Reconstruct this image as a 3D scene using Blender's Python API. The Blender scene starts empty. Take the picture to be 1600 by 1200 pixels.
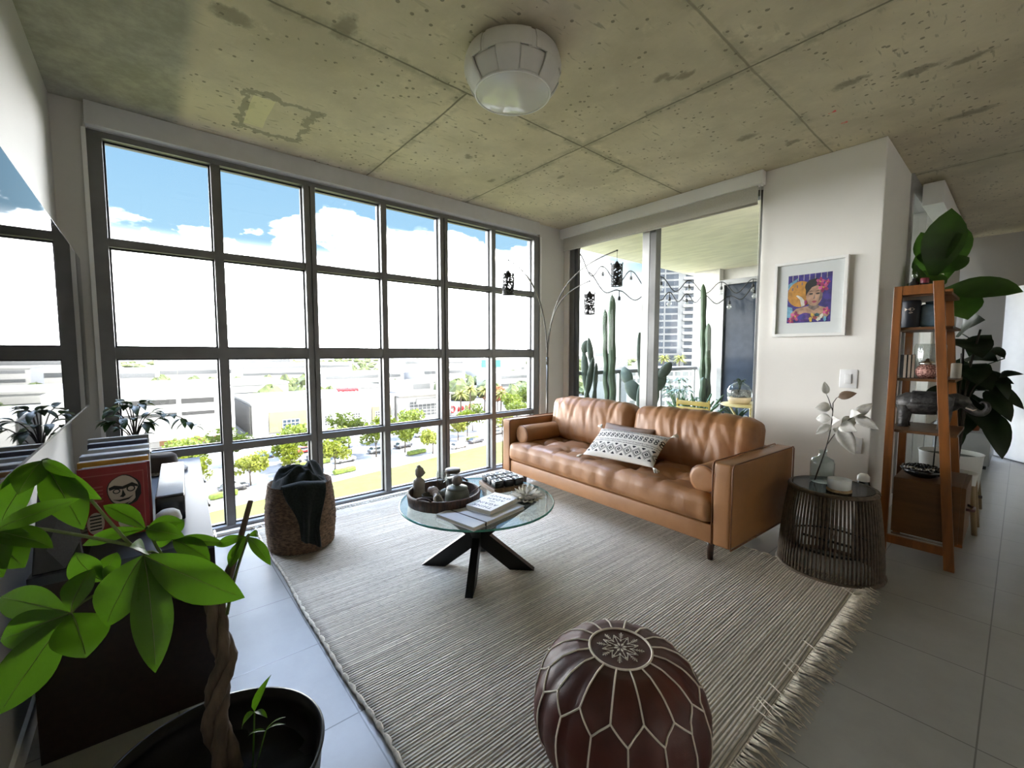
import bpy, bmesh, math, random
from mathutils import Vector, Matrix, noise
from math import sin, cos, pi, radians, sqrt, atan2, hypot

sc = bpy.context.scene
COL = sc.collection

# ---------------------------------------------------------------- camera
CAM = Vector((0, 0, 1.28))
yaw, pitch = radians(49.8), math.atan(47.5 / 673.6)
F0 = Vector((-sin(yaw), cos(yaw), 0))
RT = Vector((cos(yaw), sin(yaw), 0))
FW = F0 * cos(pitch) + Vector((0, 0, -sin(pitch)))
UP = RT.cross(FW)
cam = bpy.data.objects.new('camera', bpy.data.cameras.new('camera'))
COL.objects.link(cam)
cam.data.sensor_width = 36
cam.data.lens = 673.6 / 1600 * 36
cam.data.clip_start = 0.02
cam.data.clip_end = 5000
mw = Matrix((RT, UP, -FW)).transposed().to_4x4()
mw.translation = CAM
cam.matrix_world = mw
sc.camera = cam

# ---------------------------------------------------------------- view
vs = sc.view_settings
vs.view_transform = 'Standard'
vs.look = 'None'
vs.gamma = 1
vs.use_curve_mapping = False
vs.exposure = 3.35
sc.cycles.use_denoising = True
sc.cycles.max_bounces = 12
sc.cycles.diffuse_bounces = 8
sc.cycles.glossy_bounces = 5
sc.cycles.transparent_max_bounces = 24
sc.cycles.caustics_reflective = False
sc.cycles.caustics_refractive = False
sc.cycles.sample_clamp_indirect = 10


# ---------------------------------------------------------------- node helpers
def node(nt, typ, **kw):
    n = nt.nodes.new(typ)
    for k, v in kw.items():
        if k.startswith('_'):
            setattr(n, k[1:], v)
        else:
            key = int(k[1:]) if k[0] == 'i' and k[1:].isdigit() else k.replace('__', ' ')
            s = n.inputs[key]
            if isinstance(v, bpy.types.NodeSocket):
                nt.links.new(v, s)
            else:
                s.default_value = v
    return n


def mth(nt, op, a, b=None, c=None):
    n = nt.nodes.new('ShaderNodeMath')
    n.operation = op
    for i, v in enumerate((a, b, c)):
        if v is None:
            continue
        if isinstance(v, bpy.types.NodeSocket):
            nt.links.new(v, n.inputs[i])
        else:
            n.inputs[i].default_value = v
    return n.outputs[0]


def mixc(nt, fac, a, b, blend='MIX'):
    n = nt.nodes.new('ShaderNodeMix')
    n.data_type = 'RGBA'
    n.blend_type = blend
    for s, v in ((n.inputs[0], fac), (n.inputs[6], a), (n.inputs[7], b)):
        if isinstance(v, bpy.types.NodeSocket):
            nt.links.new(v, s)
        elif isinstance(v, (int, float)):
            s.default_value = v
        else:
            s.default_value = (*v[:3], 1)
    return n.outputs[2]


def sstep(nt, v, lo, hi):
    n = nt.nodes.new('ShaderNodeMapRange')
    n.interpolation_type = 'SMOOTHSTEP'
    nt.links.new(v, n.inputs[0])
    n.inputs[1].default_value = lo
    n.inputs[2].default_value = hi
    return n.outputs[0]


# ---------------------------------------------------------------- sky and sun
def make_world():
    w = bpy.data.worlds.new('sky')
    sc.world = w
    w.use_nodes = True
    nt = w.node_tree
    nt.nodes.clear()
    tc = node(nt, 'ShaderNodeTexCoord').outputs['Generated']
    sep = node(nt, 'ShaderNodeSeparateXYZ', Vector=tc)
    el = sep.outputs[2]
    mp = node(nt, 'ShaderNodeMapping', Vector=tc, Scale=(1, 1, 2.3), Location=(0.37, 0.10, 0.05))
    n1 = node(nt, 'ShaderNodeTexNoise', Vector=mp.outputs[0], Scale=4.2, Detail=9, Roughness=0.55)
    bias = mth(nt, 'MULTIPLY', mth(nt, 'SUBTRACT', SKY_LINE, el), 2.2)
    cl = sstep(nt, mth(nt, 'ADD', n1.outputs[0], bias), 0.47, 0.60)
    up = sstep(nt, el, 0.0, 0.75)
    blue = mixc(nt, up, (0.053, 0.085, 0.106), (0.0167, 0.044, 0.088))
    n2 = node(nt, 'ShaderNodeTexNoise', Vector=mp.outputs[0], Scale=7.0, Detail=6)
    ccol = mixc(nt, sstep(nt, n2.outputs[0], 0.35, 0.65), CLOUD_LO, CLOUD_HI)
    colr = mixc(nt, cl, blue, ccol)
    sky_fill = mth(nt, 'MULTIPLY', mth(nt, 'MULTIPLY', sstep(nt, el, 0.58, 0.70), sstep(nt, el, 0.92, 0.84)), sstep(nt, sep.outputs[0], 0.0, -0.25))
    colr = mixc(nt, sky_fill, colr, SKY_FILL)
    haze = sstep(nt, el, 0.22, 0.03)
    colr = mixc(nt, haze, colr, HAZE)
    away = sstep(nt, sep.outputs[1], 0.69, 0.79)
    colr = mixc(nt, mth(nt, 'MULTIPLY', away, 0.97), colr, mixc(nt, sstep(nt, el, 0.03, 0.20), (0.145, 0.147, 0.147), (0.05, 0.078, 0.094)))
    below = sstep(nt, el, 0.0, -0.03)
    colr = mixc(nt, below, colr, (0.5, 0.5, 0.42))
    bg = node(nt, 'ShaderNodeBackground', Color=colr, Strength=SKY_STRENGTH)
    out = node(nt, 'ShaderNodeOutputWorld')
    nt.links.new(bg.outputs[0], out.inputs[0])


SKY_LINE, SKY_STRENGTH = 0.235, 1.0
CLOUD_LO, CLOUD_HI, HAZE = (0.31, 0.33, 0.35), (5.2, 5.2, 5.3), (4.6, 4.6, 4.6)
SKY_FILL = (2.6, 3.2, 4.5)      # bright sky band added above the view to light the room
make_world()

sun = bpy.data.objects.new('sun', bpy.data.lights.new('sun', 'SUN'))
COL.objects.link(sun)
sun.data.energy = 3.4
sun.data.angle = radians(0.6)
sun.data.color = (1.0, 0.97, 0.91)
sun.rotation_euler = (-Vector((0.42, 0.40, 0.82))).to_track_quat('-Z', 'Y').to_euler()

# ---------------------------------------------------------------- materials
MATS = {}


def mat(name, col=(0.5, 0.5, 0.5), rough=0.5, metal=0.0, var=0.10, scale=12.0, bump=0.0, bscale=None,
        coat=0.0, spec=0.5, stretch=(1, 1, 1), col2=None, emit=None, trans=0.0, sheen=0.0):
    if name in MATS:
        return MATS[name]
    m = bpy.data.materials.new(name)
    MATS[name] = m
    m.use_nodes = True
    nt = m.node_tree
    b = nt.nodes['Principled BSDF']
    tc = node(nt, 'ShaderNodeTexCoord').outputs['Object']
    mp = node(nt, 'ShaderNodeMapping', Vector=tc, Scale=stretch).outputs[0]
    nz = node(nt, 'ShaderNodeTexNoise', Vector=mp, Scale=scale, Detail=5).outputs[0]
    f = sstep(nt, nz, 0.3, 0.7)
    lo = tuple(c * (1 - var) for c in col)
    hi = col2 if col2 else tuple(min(1, c * (1 + var)) for c in col)
    nt.links.new(mixc(nt, f, lo, hi), b.inputs['Base Color'])
    b.inputs['Roughness'].default_value = rough
    b.inputs['Metallic'].default_value = metal
    b.inputs['Specular IOR Level'].default_value = spec
    b.inputs['Coat Weight'].default_value = coat
    b.inputs['Coat Roughness'].default_value = 0.08
    b.inputs['Sheen Weight'].default_value = sheen
    if bump:
        nb = node(nt, 'ShaderNodeTexNoise', Vector=mp, Scale=bscale or scale * 4, Detail=4).outputs[0]
        bp = node(nt, 'ShaderNodeBump', Strength=bump, Distance=0.01, Height=nb)
        nt.links.new(bp.outputs[0], b.inputs['Normal'])
    if emit:
        b.inputs['Emission Color'].default_value = (*emit[:3], 1)
        b.inputs['Emission Strength'].default_value = emit[3]
    if trans:
        tr = node(nt, 'ShaderNodeBsdfTranslucent', Color=(col[0] * 1.3, col[1] * 1.35, col[2], 1))
        mx = node(nt, 'ShaderNodeMixShader', Fac=trans)
        nt.links.new(b.outputs[0], mx.inputs[1])
        nt.links.new(tr.outputs[0], mx.inputs[2])
        nt.links.new(mx.outputs[0], nt.nodes['Material Output'].inputs[0])
    return m


def glass_mat(name, tint=(1, 1, 1), refl=1.0, rough=0.0, ior=1.5, body=0.0, bodycol=(0.5, 0.6, 0.6), smudge=0.0):
    """clear pane: what is behind shows straight through, with a Fresnel reflection on top"""
    if name in MATS:
        return MATS[name]
    m = bpy.data.materials.new(name)
    MATS[name] = m
    m.use_nodes = True
    nt = m.node_tree
    nt.nodes.clear()
    tr = node(nt, 'ShaderNodeBsdfTransparent', Color=(*tint, 1))
    gl = node(nt, 'ShaderNodeBsdfGlossy', Color=(1, 1, 1, 1), Roughness=rough)
    back = node(nt, 'ShaderNodeNewGeometry').outputs['Backfacing']
    eta = mth(nt, 'ADD', ior, mth(nt, 'MULTIPLY', back, 1 / ior - ior))       # a pane reflects alike from both faces
    fr = mth(nt, 'MULTIPLY', node(nt, 'ShaderNodeFresnel', IOR=eta).outputs[0], refl)
    mx = node(nt, 'ShaderNodeMixShader', Fac=fr)
    src = tr.outputs[0]
    if body or smudge:
        df = node(nt, 'ShaderNodeBsdfDiffuse', Color=(*bodycol, 1))
        m2 = node(nt, 'ShaderNodeMixShader', Fac=body)
        if smudge:
            tc = node(nt, 'ShaderNodeTexCoord').outputs['Object']
            nz = node(nt, 'ShaderNodeTexNoise', Vector=tc, Scale=3.0, Detail=6).outputs[0]
            nt.links.new(mth(nt, 'MULTIPLY', sstep(nt, nz, 0.4, 0.8), smudge), m2.inputs[0])
        nt.links.new(tr.outputs[0], m2.inputs[1])
        nt.links.new(df.outputs[0], m2.inputs[2])
        src = m2.outputs[0]
    nt.links.new(src, mx.inputs[1])
    nt.links.new(gl.outputs[0], mx.inputs[2])
    out = node(nt, 'ShaderNodeOutputMaterial')
    nt.links.new(mx.outputs[0], out.inputs[0])
    return m


# ---------------------------------------------------------------- mesh builder
class MB:
    def __init__(s):
        s.v, s.f, s.m, s.s = [], [], [], []

    def add(s, vs, fs, mi=0, smooth=False, xf=None):
        n = len(s.v)
        for p in vs:
            p = Vector(p)
            s.v.append(xf @ p if xf else p)
        for f in fs:
            s.f.append([n + i for i in f])
            s.m.append(mi)
            s.s.append(smooth)
        return s

    def box(s, x0, x1, y0, y1, z0, z1, mi=0, xf=None):
        vs = [(x, y, z) for z in (z0, z1) for y in (y0, y1) for x in (x0, x1)]
        fs = [(0, 2, 3, 1), (4, 5, 7, 6), (0, 1, 5, 4), (2, 6, 7, 3), (0, 4, 6, 2), (1, 3, 7, 5)]
        return s.add(vs, fs, mi, False, xf)

    def prism(s, poly, z0, z1, mi=0, xf=None):
        n = len(poly)
        vs = [(x, y, z0) for x, y in poly] + [(x, y, z1) for x, y in poly]
        fs = [list(range(n))[::-1], list(range(n, 2 * n))] + [(i, (i + 1) % n, n + (i + 1) % n, n + i) for i in range(n)]
        return s.add(vs, fs, mi, False, xf)

    def tube(s, pts, r, n=8, mi=0, smooth=True, caps=True, xf=None):
        pts = [Vector(p) for p in pts]
        k = len(pts)
        rs = r if isinstance(r, (list, tuple)) else [r] * k
        vs, fs = [], []
        ref = None
        for i, p in enumerate(pts):
            t = (pts[min(i + 1, k - 1)] - pts[max(i - 1, 0)]).normalized()
            if ref is None:
                ref = Vector((0, 0, 1)) if abs(t.z) < 0.9 else Vector((1, 0, 0))
            u = (ref - t * ref.dot(t))
            u = u.normalized() if u.length > 1e-6 else t.orthogonal().normalized()
            ref = u
            w = t.cross(u)
            for j in range(n):
                a = 2 * pi * j / n
                vs.append(p + (u * cos(a) + w * sin(a)) * rs[i])
        for i in range(k - 1):
            for j in range(n):
                fs.append((i * n + j, i * n + (j + 1) % n, (i + 1) * n + (j + 1) % n, (i + 1) * n + j))
        if caps:
            fs.append(list(range(n))[::-1])
            fs.append(list(range((k - 1) * n, k * n)))
        return s.add(vs, fs, mi, smooth, xf)

    def lathe(s, prof, c=(0, 0, 0), n=32, mi=0, smooth=True, xf=None, fn=None):
        c = Vector(c)
        vs, fs = [], []
        k = len(prof)
        for i, (r, z) in enumerate(prof):
            for j in range(n):
                a = 2 * pi * j / n
                rr, zz = fn(r, z, a) if fn else (r, z)
                vs.append(c + Vector((rr * cos(a), rr * sin(a), zz)))
        for i in range(k - 1):
            for j in range(n):
                fs.append((i * n + j, i * n + (j + 1) % n, (i + 1) * n + (j + 1) % n, (i + 1) * n + j))
        if prof[0][0] > 1e-5:
            pass
        return s.add(vs, fs, mi, smooth, xf)

    def grid(s, fn, nu, nv, mi=0, smooth=True, xf=None, closed_u=False):
        vs = [fn(i / nu, j / nv) for j in range(nv + 1) for i in range(nu + (0 if closed_u else 1))]
        w = nu if closed_u else nu + 1
        fs = [(j * w + i, j * w + (i + 1) % w, (j + 1) * w + (i + 1) % w, (j + 1) * w + i) for j in range(nv) for i in range(nu)]
        return s.add(vs, fs, mi, smooth, xf)

    def rbox(s, c, size, r, seg=8, disp=None, mi=0, xf=None):
        """rounded box, each face a seg x seg grid; disp(p, n) returns the moved point (local, about the centre)"""
        h = Vector(size) / 2
        r = min(r, *(h))
        inner = Vector((h.x - r, h.y - r, h.z - r))
        seg = (seg, seg, seg) if isinstance(seg, int) else seg
        key, vs, fs = {}, [], []

        def coords(k):
            n = seg[k]
            base = [-h[k], -h[k] + r * 0.29, -h[k] + r]
            mid = [-h[k] + r + (2 * h[k] - 2 * r) * i / n for i in range(1, n)]
            return base + mid + [h[k] - r, h[k] - r * 0.29, h[k]]
        cs = [coords(k) for k in range(3)]

        def vid(i, j, k):
            if (i, j, k) not in key:
                p = Vector((cs[0][i], cs[1][j], cs[2][k]))
                q = Vector([max(-inner[a], min(inner[a], p[a])) for a in range(3)])
                d = p - q
                nn = d.normalized() if d.length > 1e-9 else Vector((0, 0, 1))
                p = q + nn * r
                if disp:
                    p = disp(p, nn)
                key[(i, j, k)] = len(vs)
                vs.append(Vector(c) + p)
            return key[(i, j, k)]
        L = [len(x) - 1 for x in cs]
        for ax in range(3):
            u, w = (ax + 1) % 3, (ax + 2) % 3
            for side in (0, L[ax]):
                for a in range(L[u]):
                    for b in range(L[w]):
                        q = []
                        for da, db in ((0, 0), (1, 0), (1, 1), (0, 1)):
                            idx = [0, 0, 0]
                            idx[ax], idx[u], idx[w] = side, a + da, b + db
                            q.append(vid(*idx))
                        if side == 0:
                            q.reverse()
                        fs.append(q)
        return s.add(vs, fs, mi, True, xf)

    def build(s, name, mats, parent=None, bevel=0.0, solid=0.0, subsurf=0, xf=None):
        me = bpy.data.meshes.new(name)
        if xf:
            s.v = [xf @ p for p in s.v]
        me.from_pydata([tuple(p) for p in s.v], [], s.f)
        mats = mats if isinstance(mats, (list, tuple)) else [mats]
        for m in mats:
            me.materials.append(m)
        me.polygons.foreach_set('material_index', s.m)
        me.polygons.foreach_set('use_smooth', s.s)
        me.update()
        o = bpy.data.objects.new(name, me)
        COL.objects.link(o)
        if parent:
            o.parent = parent
        if solid:
            md = o.modifiers.new('thickness', 'SOLIDIFY')
            md.thickness = solid
            md.offset = 0
        if bevel:
            md = o.modifiers.new('bevel', 'BEVEL')
            md.width = bevel
            md.segments = 2
            md.limit_method = 'ANGLE'
            md.angle_limit = radians(40)
        if subsurf:
            md = o.modifiers.new('sub', 'SUBSURF')
            md.levels = subsurf
            md.render_levels = subsurf
        return o


def tag(o, label=None, cat=None, group=None, kind=None):
    if label:
        o['label'] = label
    if cat:
        o['category'] = cat
    if group:
        o['group'] = group
    if kind:
        o['kind'] = kind
    return o


def thing(name, label, cat, loc=(0, 0, 0), rz=0.0, group=None, kind=None):
    o = bpy.data.objects.new(name, None)
    o.empty_display_size = 0.05
    COL.objects.link(o)
    o.location = loc
    o.rotation_euler = (0, 0, rz)
    return tag(o, label, cat, group, kind)


def dup(root, loc, rz=0.0, label=None, scale=None, group=None):
    r = root.copy()
    COL.objects.link(r)
    r.location = loc
    r.rotation_euler = (0, 0, rz)
    if scale:
        r.scale = scale
    if label:
        r['label'] = label
    if group:
        r['group'] = group
    for ch in list(root.children):
        c = ch.copy()
        COL.objects.link(c)
        c.parent = r
        for g in list(ch.children):
            d = g.copy()
            COL.objects.link(d)
            d.parent = c
    return r


def struct(o):
    o['kind'] = 'structure'
    return o


def frame_xf(o, x, y, z=None):
    x = Vector(x).normalized()
    y = Vector(y)
    y = (y - x * y.dot(x)).normalized()
    z = x.cross(y)
    m = Matrix((x, y, z)).transposed().to_4x4()
    m.translation = Vector(o)
    return m


def bez(a, b, c, d, n=16):
    a, b, c, d = map(Vector, (a, b, c, d))
    return [a * (1 - t) ** 3 + b * 3 * t * (1 - t) ** 2 + c * 3 * t * t * (1 - t) + d * t ** 3 for t in (i / n for i in range(n + 1))]


def leaf(mb, hub, tip, width, sag=0.02, fold=0.25, n=7, up=None, shape=0.75, mi=0, wav=0.0, rib=None):
    hub, tip = Vector(hub), Vector(tip)
    d = tip - hub
    L = d.length
    x = d / L
    up = Vector(up) if up else Vector((0, 0, 1))
    side = x.cross(up)
    side = side.normalized() if side.length > 0.05 else x.orthogonal().normalized()
    nrm = side.cross(x)
    vs, fs = [], []
    for i in range(n + 1):
        t = i / n
        w = width / 2 * max(0.0, sin(pi * min(1, t ** shape))) ** 0.85
        mid = hub + d * t + nrm * sag * 4 * t * (1 - t)
        for k in (-1, -0.5, 0, 0.5, 1):
            vs.append(mid + side * w * k + nrm * (fold * w * abs(k) + wav * w * sin(9 * t + k)))
    for i in range(n):
        for k in range(4):
            a = i * 5 + k
            fs.append((a, a + 1, a + 6, a + 5))
    mb.add(vs, fs, mi, True)
    if rib is not None:
        for sg in (1, -1):
            mb.tube([vs[i * 5 + 2] + nrm * .0006 * sg for i in range(n)], [width * (.014 - .010 * i / n) for i in range(n)], 4, rib)


def text_obj(name, txt, size, material, parent, xf, extrude=0.0004, align='CENTER', spacing=1.0):
    cu = bpy.data.curves.new(name, 'FONT')
    cu.body = txt
    cu.size = size
    cu.extrude = extrude
    cu.align_x = align
    cu.align_y = 'CENTER'
    cu.space_character = spacing
    tmp = bpy.data.objects.new(name, cu)
    COL.objects.link(tmp)
    bpy.context.view_layer.update()
    me = bpy.data.meshes.new_from_object(tmp.evaluated_get(bpy.context.evaluated_depsgraph_get()))
    bpy.data.objects.remove(tmp)
    me.transform(xf)
    me.materials.clear()
    me.materials.append(material)
    o = bpy.data.objects.new(name, me)
    COL.objects.link(o)
    o.parent = parent
    return o


def nz(p, s=1.0, seed=0.0):
    return noise.noise(Vector(p) * s + Vector((seed, seed * 1.7, seed * 0.3)))
# ================================================================ surfaces of the room
def concrete_ceiling():
    m = bpy.data.materials.new('concrete_ceiling')
    m.use_nodes = True
    nt = m.node_tree
    b = nt.nodes['Principled BSDF']
    tc = node(nt, 'ShaderNodeTexCoord').outputs['Object']
    sp = node(nt, 'ShaderNodeSeparateXYZ', Vector=tc)
    X, Y = sp.outputs[0], sp.outputs[1]
    wob = node(nt, 'ShaderNodeTexNoise', Vector=tc, Scale=3.0, Detail=6).outputs[0]
    Xw = mth(nt, 'ADD', X, mth(nt, 'MULTIPLY', mth(nt, 'SUBTRACT', wob, 0.5), 0.03))
    Yw = mth(nt, 'ADD', Y, mth(nt, 'MULTIPLY', mth(nt, 'SUBTRACT', wob, 0.5), 0.03))
    big = node(nt, 'ShaderNodeTexNoise', Vector=tc, Scale=1.1, Detail=7, Roughness=0.65).outputs[0]
    colr = mixc(nt, sstep(nt, big, 0.25, 0.75), (0.43, 0.375, 0.265), (0.68, 0.60, 0.43))
    mid = node(nt, 'ShaderNodeTexNoise', Vector=tc, Scale=6.0, Detail=8, Roughness=0.7).outputs[0]
    colr = mixc(nt, mth(nt, 'MULTIPLY', sstep(nt, mid, 0.55, 0.75), 0.5), colr, (0.76, 0.68, 0.49))

    def near(v, c, w):
        return mth(nt, 'LESS_THAN', mth(nt, 'ABSOLUTE', mth(nt, 'SUBTRACT', v, c)), w)

    def soft(v, c, w):
        return sstep(nt, mth(nt, 'ABSOLUTE', mth(nt, 'SUBTRACT', v, c)), w, w * 0.3)
    # board joints of the formwork: (coordinate, centre, across-low, across-high)
    lines = None
    halo = None
    for w, other, c, lo, hi, st in ((Xw, Y, -2.10, -9, 9, 1.0), (Xw, Y, -0.98, -9, 9, 0.7), (Xw, Y, 0.14, -9, 9, 0.8),
                                    (Yw, X, 1.45, -9, -2.1, 1.0), (Yw, X, 2.43, -9, 9, 1.0), (Yw, X, 4.9, -9, 9, 0.8),
                                    (Yw, X, 0.02, -2.1, 9, 0.8)):
        seg = mth(nt, 'MULTIPLY', mth(nt, 'GREATER_THAN', other, lo), mth(nt, 'LESS_THAN', other, hi))
        l = mth(nt, 'MULTIPLY', mth(nt, 'MULTIPLY', soft(w, c, 0.009), seg), st)
        h = mth(nt, 'MULTIPLY', mth(nt, 'MULTIPLY', soft(w, c, 0.07), seg), st)
        lines = l if lines is None else mth(nt, 'MAXIMUM', lines, l)
        halo = h if halo is None else mth(nt, 'MAXIMUM', halo, h)
    colr = mixc(nt, mth(nt, 'MULTIPLY', halo, mth(nt, 'MULTIPLY', sstep(nt, mid, 0.42, 0.6), 0.5)), colr, (0.20, 0.18, 0.12))
    # damp spots and form-oil marks, each with its own place
    spots = ((-1.325, 2.161, .05, .035), (-1.29, 2.20, .035, .025), (-1.226, 2.237, .055, .03), (-0.694, 2.976, .09, .035), (-0.43, 3.123, .10, .04), (-0.252, 3.198, .09, .035),
             (-0.299, 3.909, .13, .05), (-1.298, 3.176, .07, .04), (-1.109, 3.497, .05, .04), (-2.2, 2.95, .06, .03), (-2.75, 1.9, .05, .03),
             (-2.55, 2.7, .05, .025), (-3.0, 2.3, .05, .03), (-2.05, 0.75, .10, .05), (-2.3, .35, .06, .1))
    rg2 = node(nt, 'ShaderNodeSeparateXYZ', Vector=node(nt, 'ShaderNodeTexNoise', Vector=tc, Scale=16.0, Detail=5, Roughness=0.7).outputs[1])
    Xb = mth(nt, 'ADD', Xw, mth(nt, 'MULTIPLY', mth(nt, 'SUBTRACT', rg2.outputs[0], 0.5), 0.16))
    Yb = mth(nt, 'ADD', Yw, mth(nt, 'MULTIPLY', mth(nt, 'SUBTRACT', rg2.outputs[1], 0.5), 0.10))
    blot = None
    for x, y, rx, ry in spots:
        dx = mth(nt, 'DIVIDE', mth(nt, 'SUBTRACT', Xb, x), rx)
        dy = mth(nt, 'DIVIDE', mth(nt, 'SUBTRACT', Yb, y), ry)
        d = mth(nt, 'ADD', mth(nt, 'MULTIPLY', dx, dx), mth(nt, 'MULTIPLY', dy, dy))
        k = sstep(nt, d, 1.4, 0.1)
        blot = k if blot is None else mth(nt, 'MAXIMUM', blot, k)
    fine = node(nt, 'ShaderNodeTexNoise', Vector=tc, Scale=26.0, Detail=5, Roughness=0.6).outputs[0]
    colr = mixc(nt, mth(nt, 'MULTIPLY', blot, 0.7), colr, (0.17, 0.145, 0.095))
    # bug holes and scratches
    vo = node(nt, 'ShaderNodeTexVoronoi', Vector=tc, Scale=21.0)
    hole = mth(nt, 'MULTIPLY', mth(nt, 'LESS_THAN', vo.outputs['Distance'], 0.20), mth(nt, 'GREATER_THAN', mid, 0.51))
    mp = node(nt, 'ShaderNodeMapping', Vector=tc, Scale=(50, 9, 1), Rotation=(0, 0, 0.5))
    scr = node(nt, 'ShaderNodeTexNoise', Vector=mp.outputs[0], Scale=1.0, Detail=2).outputs[0]
    dirt = mth(nt, 'MULTIPLY', sstep(nt, scr, 0.62, 0.72), sstep(nt, big, 0.42, 0.60))
    dk = mth(nt, 'MAXIMUM', mth(nt, 'MULTIPLY', hole, 0.75), mth(nt, 'MULTIPLY', dirt, 0.5))
    colr = mixc(nt, dk, colr, (0.14, 0.12, 0.08))
    # skim-coated smooth corner by the television wall
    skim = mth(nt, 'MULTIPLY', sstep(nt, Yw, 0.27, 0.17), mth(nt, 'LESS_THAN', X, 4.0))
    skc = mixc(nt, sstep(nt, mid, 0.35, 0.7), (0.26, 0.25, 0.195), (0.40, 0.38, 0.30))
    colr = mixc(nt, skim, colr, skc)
    # patched rectangle near the window: damp border, bright yellow-washed cell
    rag = node(nt, 'ShaderNodeTexNoise', Vector=tc, Scale=11.0, Detail=5, Roughness=0.65)
    rs_ = node(nt, 'ShaderNodeSeparateXYZ', Vector=rag.outputs[1])
    Xr = mth(nt, 'ADD', Xw, mth(nt, 'MULTIPLY', mth(nt, 'SUBTRACT', rs_.outputs[0], 0.5), 0.20))
    Yr = mth(nt, 'ADD', Yw, mth(nt, 'MULTIPLY', mth(nt, 'SUBTRACT', rs_.outputs[1], 0.5), 0.20))
    px, py = mth(nt, 'ADD', Xr, 3.10), mth(nt, 'SUBTRACT', Yr, 0.69)
    ins = mth(nt, 'MULTIPLY', near(px, 0, 0.26), near(py, 0, 0.20))
    core = mth(nt, 'MULTIPLY', near(px, 0, 0.21), near(py, 0, 0.15))
    colr = mixc(nt, mth(nt, 'MULTIPLY', mth(nt, 'SUBTRACT', ins, core), 0.65), colr, (0.20, 0.18, 0.12))
    cell = mth(nt, 'MULTIPLY', near(mth(nt, 'ADD', Xw, 3.09), 0, 0.19), near(mth(nt, 'SUBTRACT', Yw, 0.585), 0, 0.055))
    colr = mixc(nt, mth(nt, 'MULTIPLY', cell, 0.7), colr, (0.74, 0.68, 0.40))
    # red marking-paint flecks
    for x, y in ((-0.83, 3.248), (-0.818, 3.454)):
        d = mth(nt, 'MULTIPLY', near(X, x, 0.02), near(Y, y, 0.012))
        colr = mixc(nt, mth(nt, 'MULTIPLY', d, sstep(nt, fine, 0.4, 0.55)), colr, (0.75, 0.10, 0.10))
    colr = mixc(nt, mth(nt, 'MULTIPLY', lines, 0.85), colr, (0.13, 0.115, 0.075))
    nt.links.new(colr, b.inputs['Base Color'])
    b.inputs['Roughness'].default_value = 0.7
    hgt = mth(nt, 'SUBTRACT', mth(nt, 'MULTIPLY', fine, 0.4), mth(nt, 'ADD', mth(nt, 'MULTIPLY', lines, 1.0), mth(nt, 'MULTIPLY', hole, 0.8)))
    bp = node(nt, 'ShaderNodeBump', Strength=0.35, Distance=0.01, Height=hgt)
    nt.links.new(bp.outputs[0], b.inputs['Normal'])
    return m


def tile_floor():
    m = bpy.data.materials.new('grey_tile')
    m.use_nodes = True
    nt = m.node_tree
    b = nt.nodes['Principled BSDF']
    tc = node(nt, 'ShaderNodeTexCoord').outputs['Object']
    sp = node(nt, 'ShaderNodeSeparateXYZ', Vector=tc)
    big = node(nt, 'ShaderNodeTexNoise', Vector=tc, Scale=5.0, Detail=7, Roughness=0.7).outputs[0]
    colr = mixc(nt, sstep(nt, big, 0.2, 0.8), (0.30, 0.295, 0.275), (0.35, 0.345, 0.325))

    def joint(v, off, step):
        a = mth(nt, 'DIVIDE', mth(nt, 'SUBTRACT', v, off), step)
        fr = mth(nt, 'ABSOLUTE', mth(nt, 'SUBTRACT', a, mth(nt, 'ROUND', a)))
        return sstep(nt, fr, 0.0065, 0.003)
    j = mth(nt, 'MAXIMUM', joint(sp.outputs[0], -0.03, 0.4785), joint(sp.outputs[1], 2.0, 0.4925))
    colr = mixc(nt, mth(nt, 'MULTIPLY', j, 0.8), colr, (0.09, 0.088, 0.08))
    nt.links.new(colr, b.inputs['Base Color'])
    fine = node(nt, 'ShaderNodeTexNoise', Vector=tc, Scale=90.0, Detail=3).outputs[0]
    rg = mth(nt, 'ADD', 0.27, mth(nt, 'MULTIPLY', big, 0.04))
    nt.links.new(rg, b.inputs['Roughness'])
    bp = node(nt, 'ShaderNodeBump', Strength=0.12, Distance=0.004, Height=mth(nt, 'SUBTRACT', mth(nt, 'MULTIPLY', fine, 0.2), j))
    nt.links.new(bp.outputs[0], b.inputs['Normal'])
    return m


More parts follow.
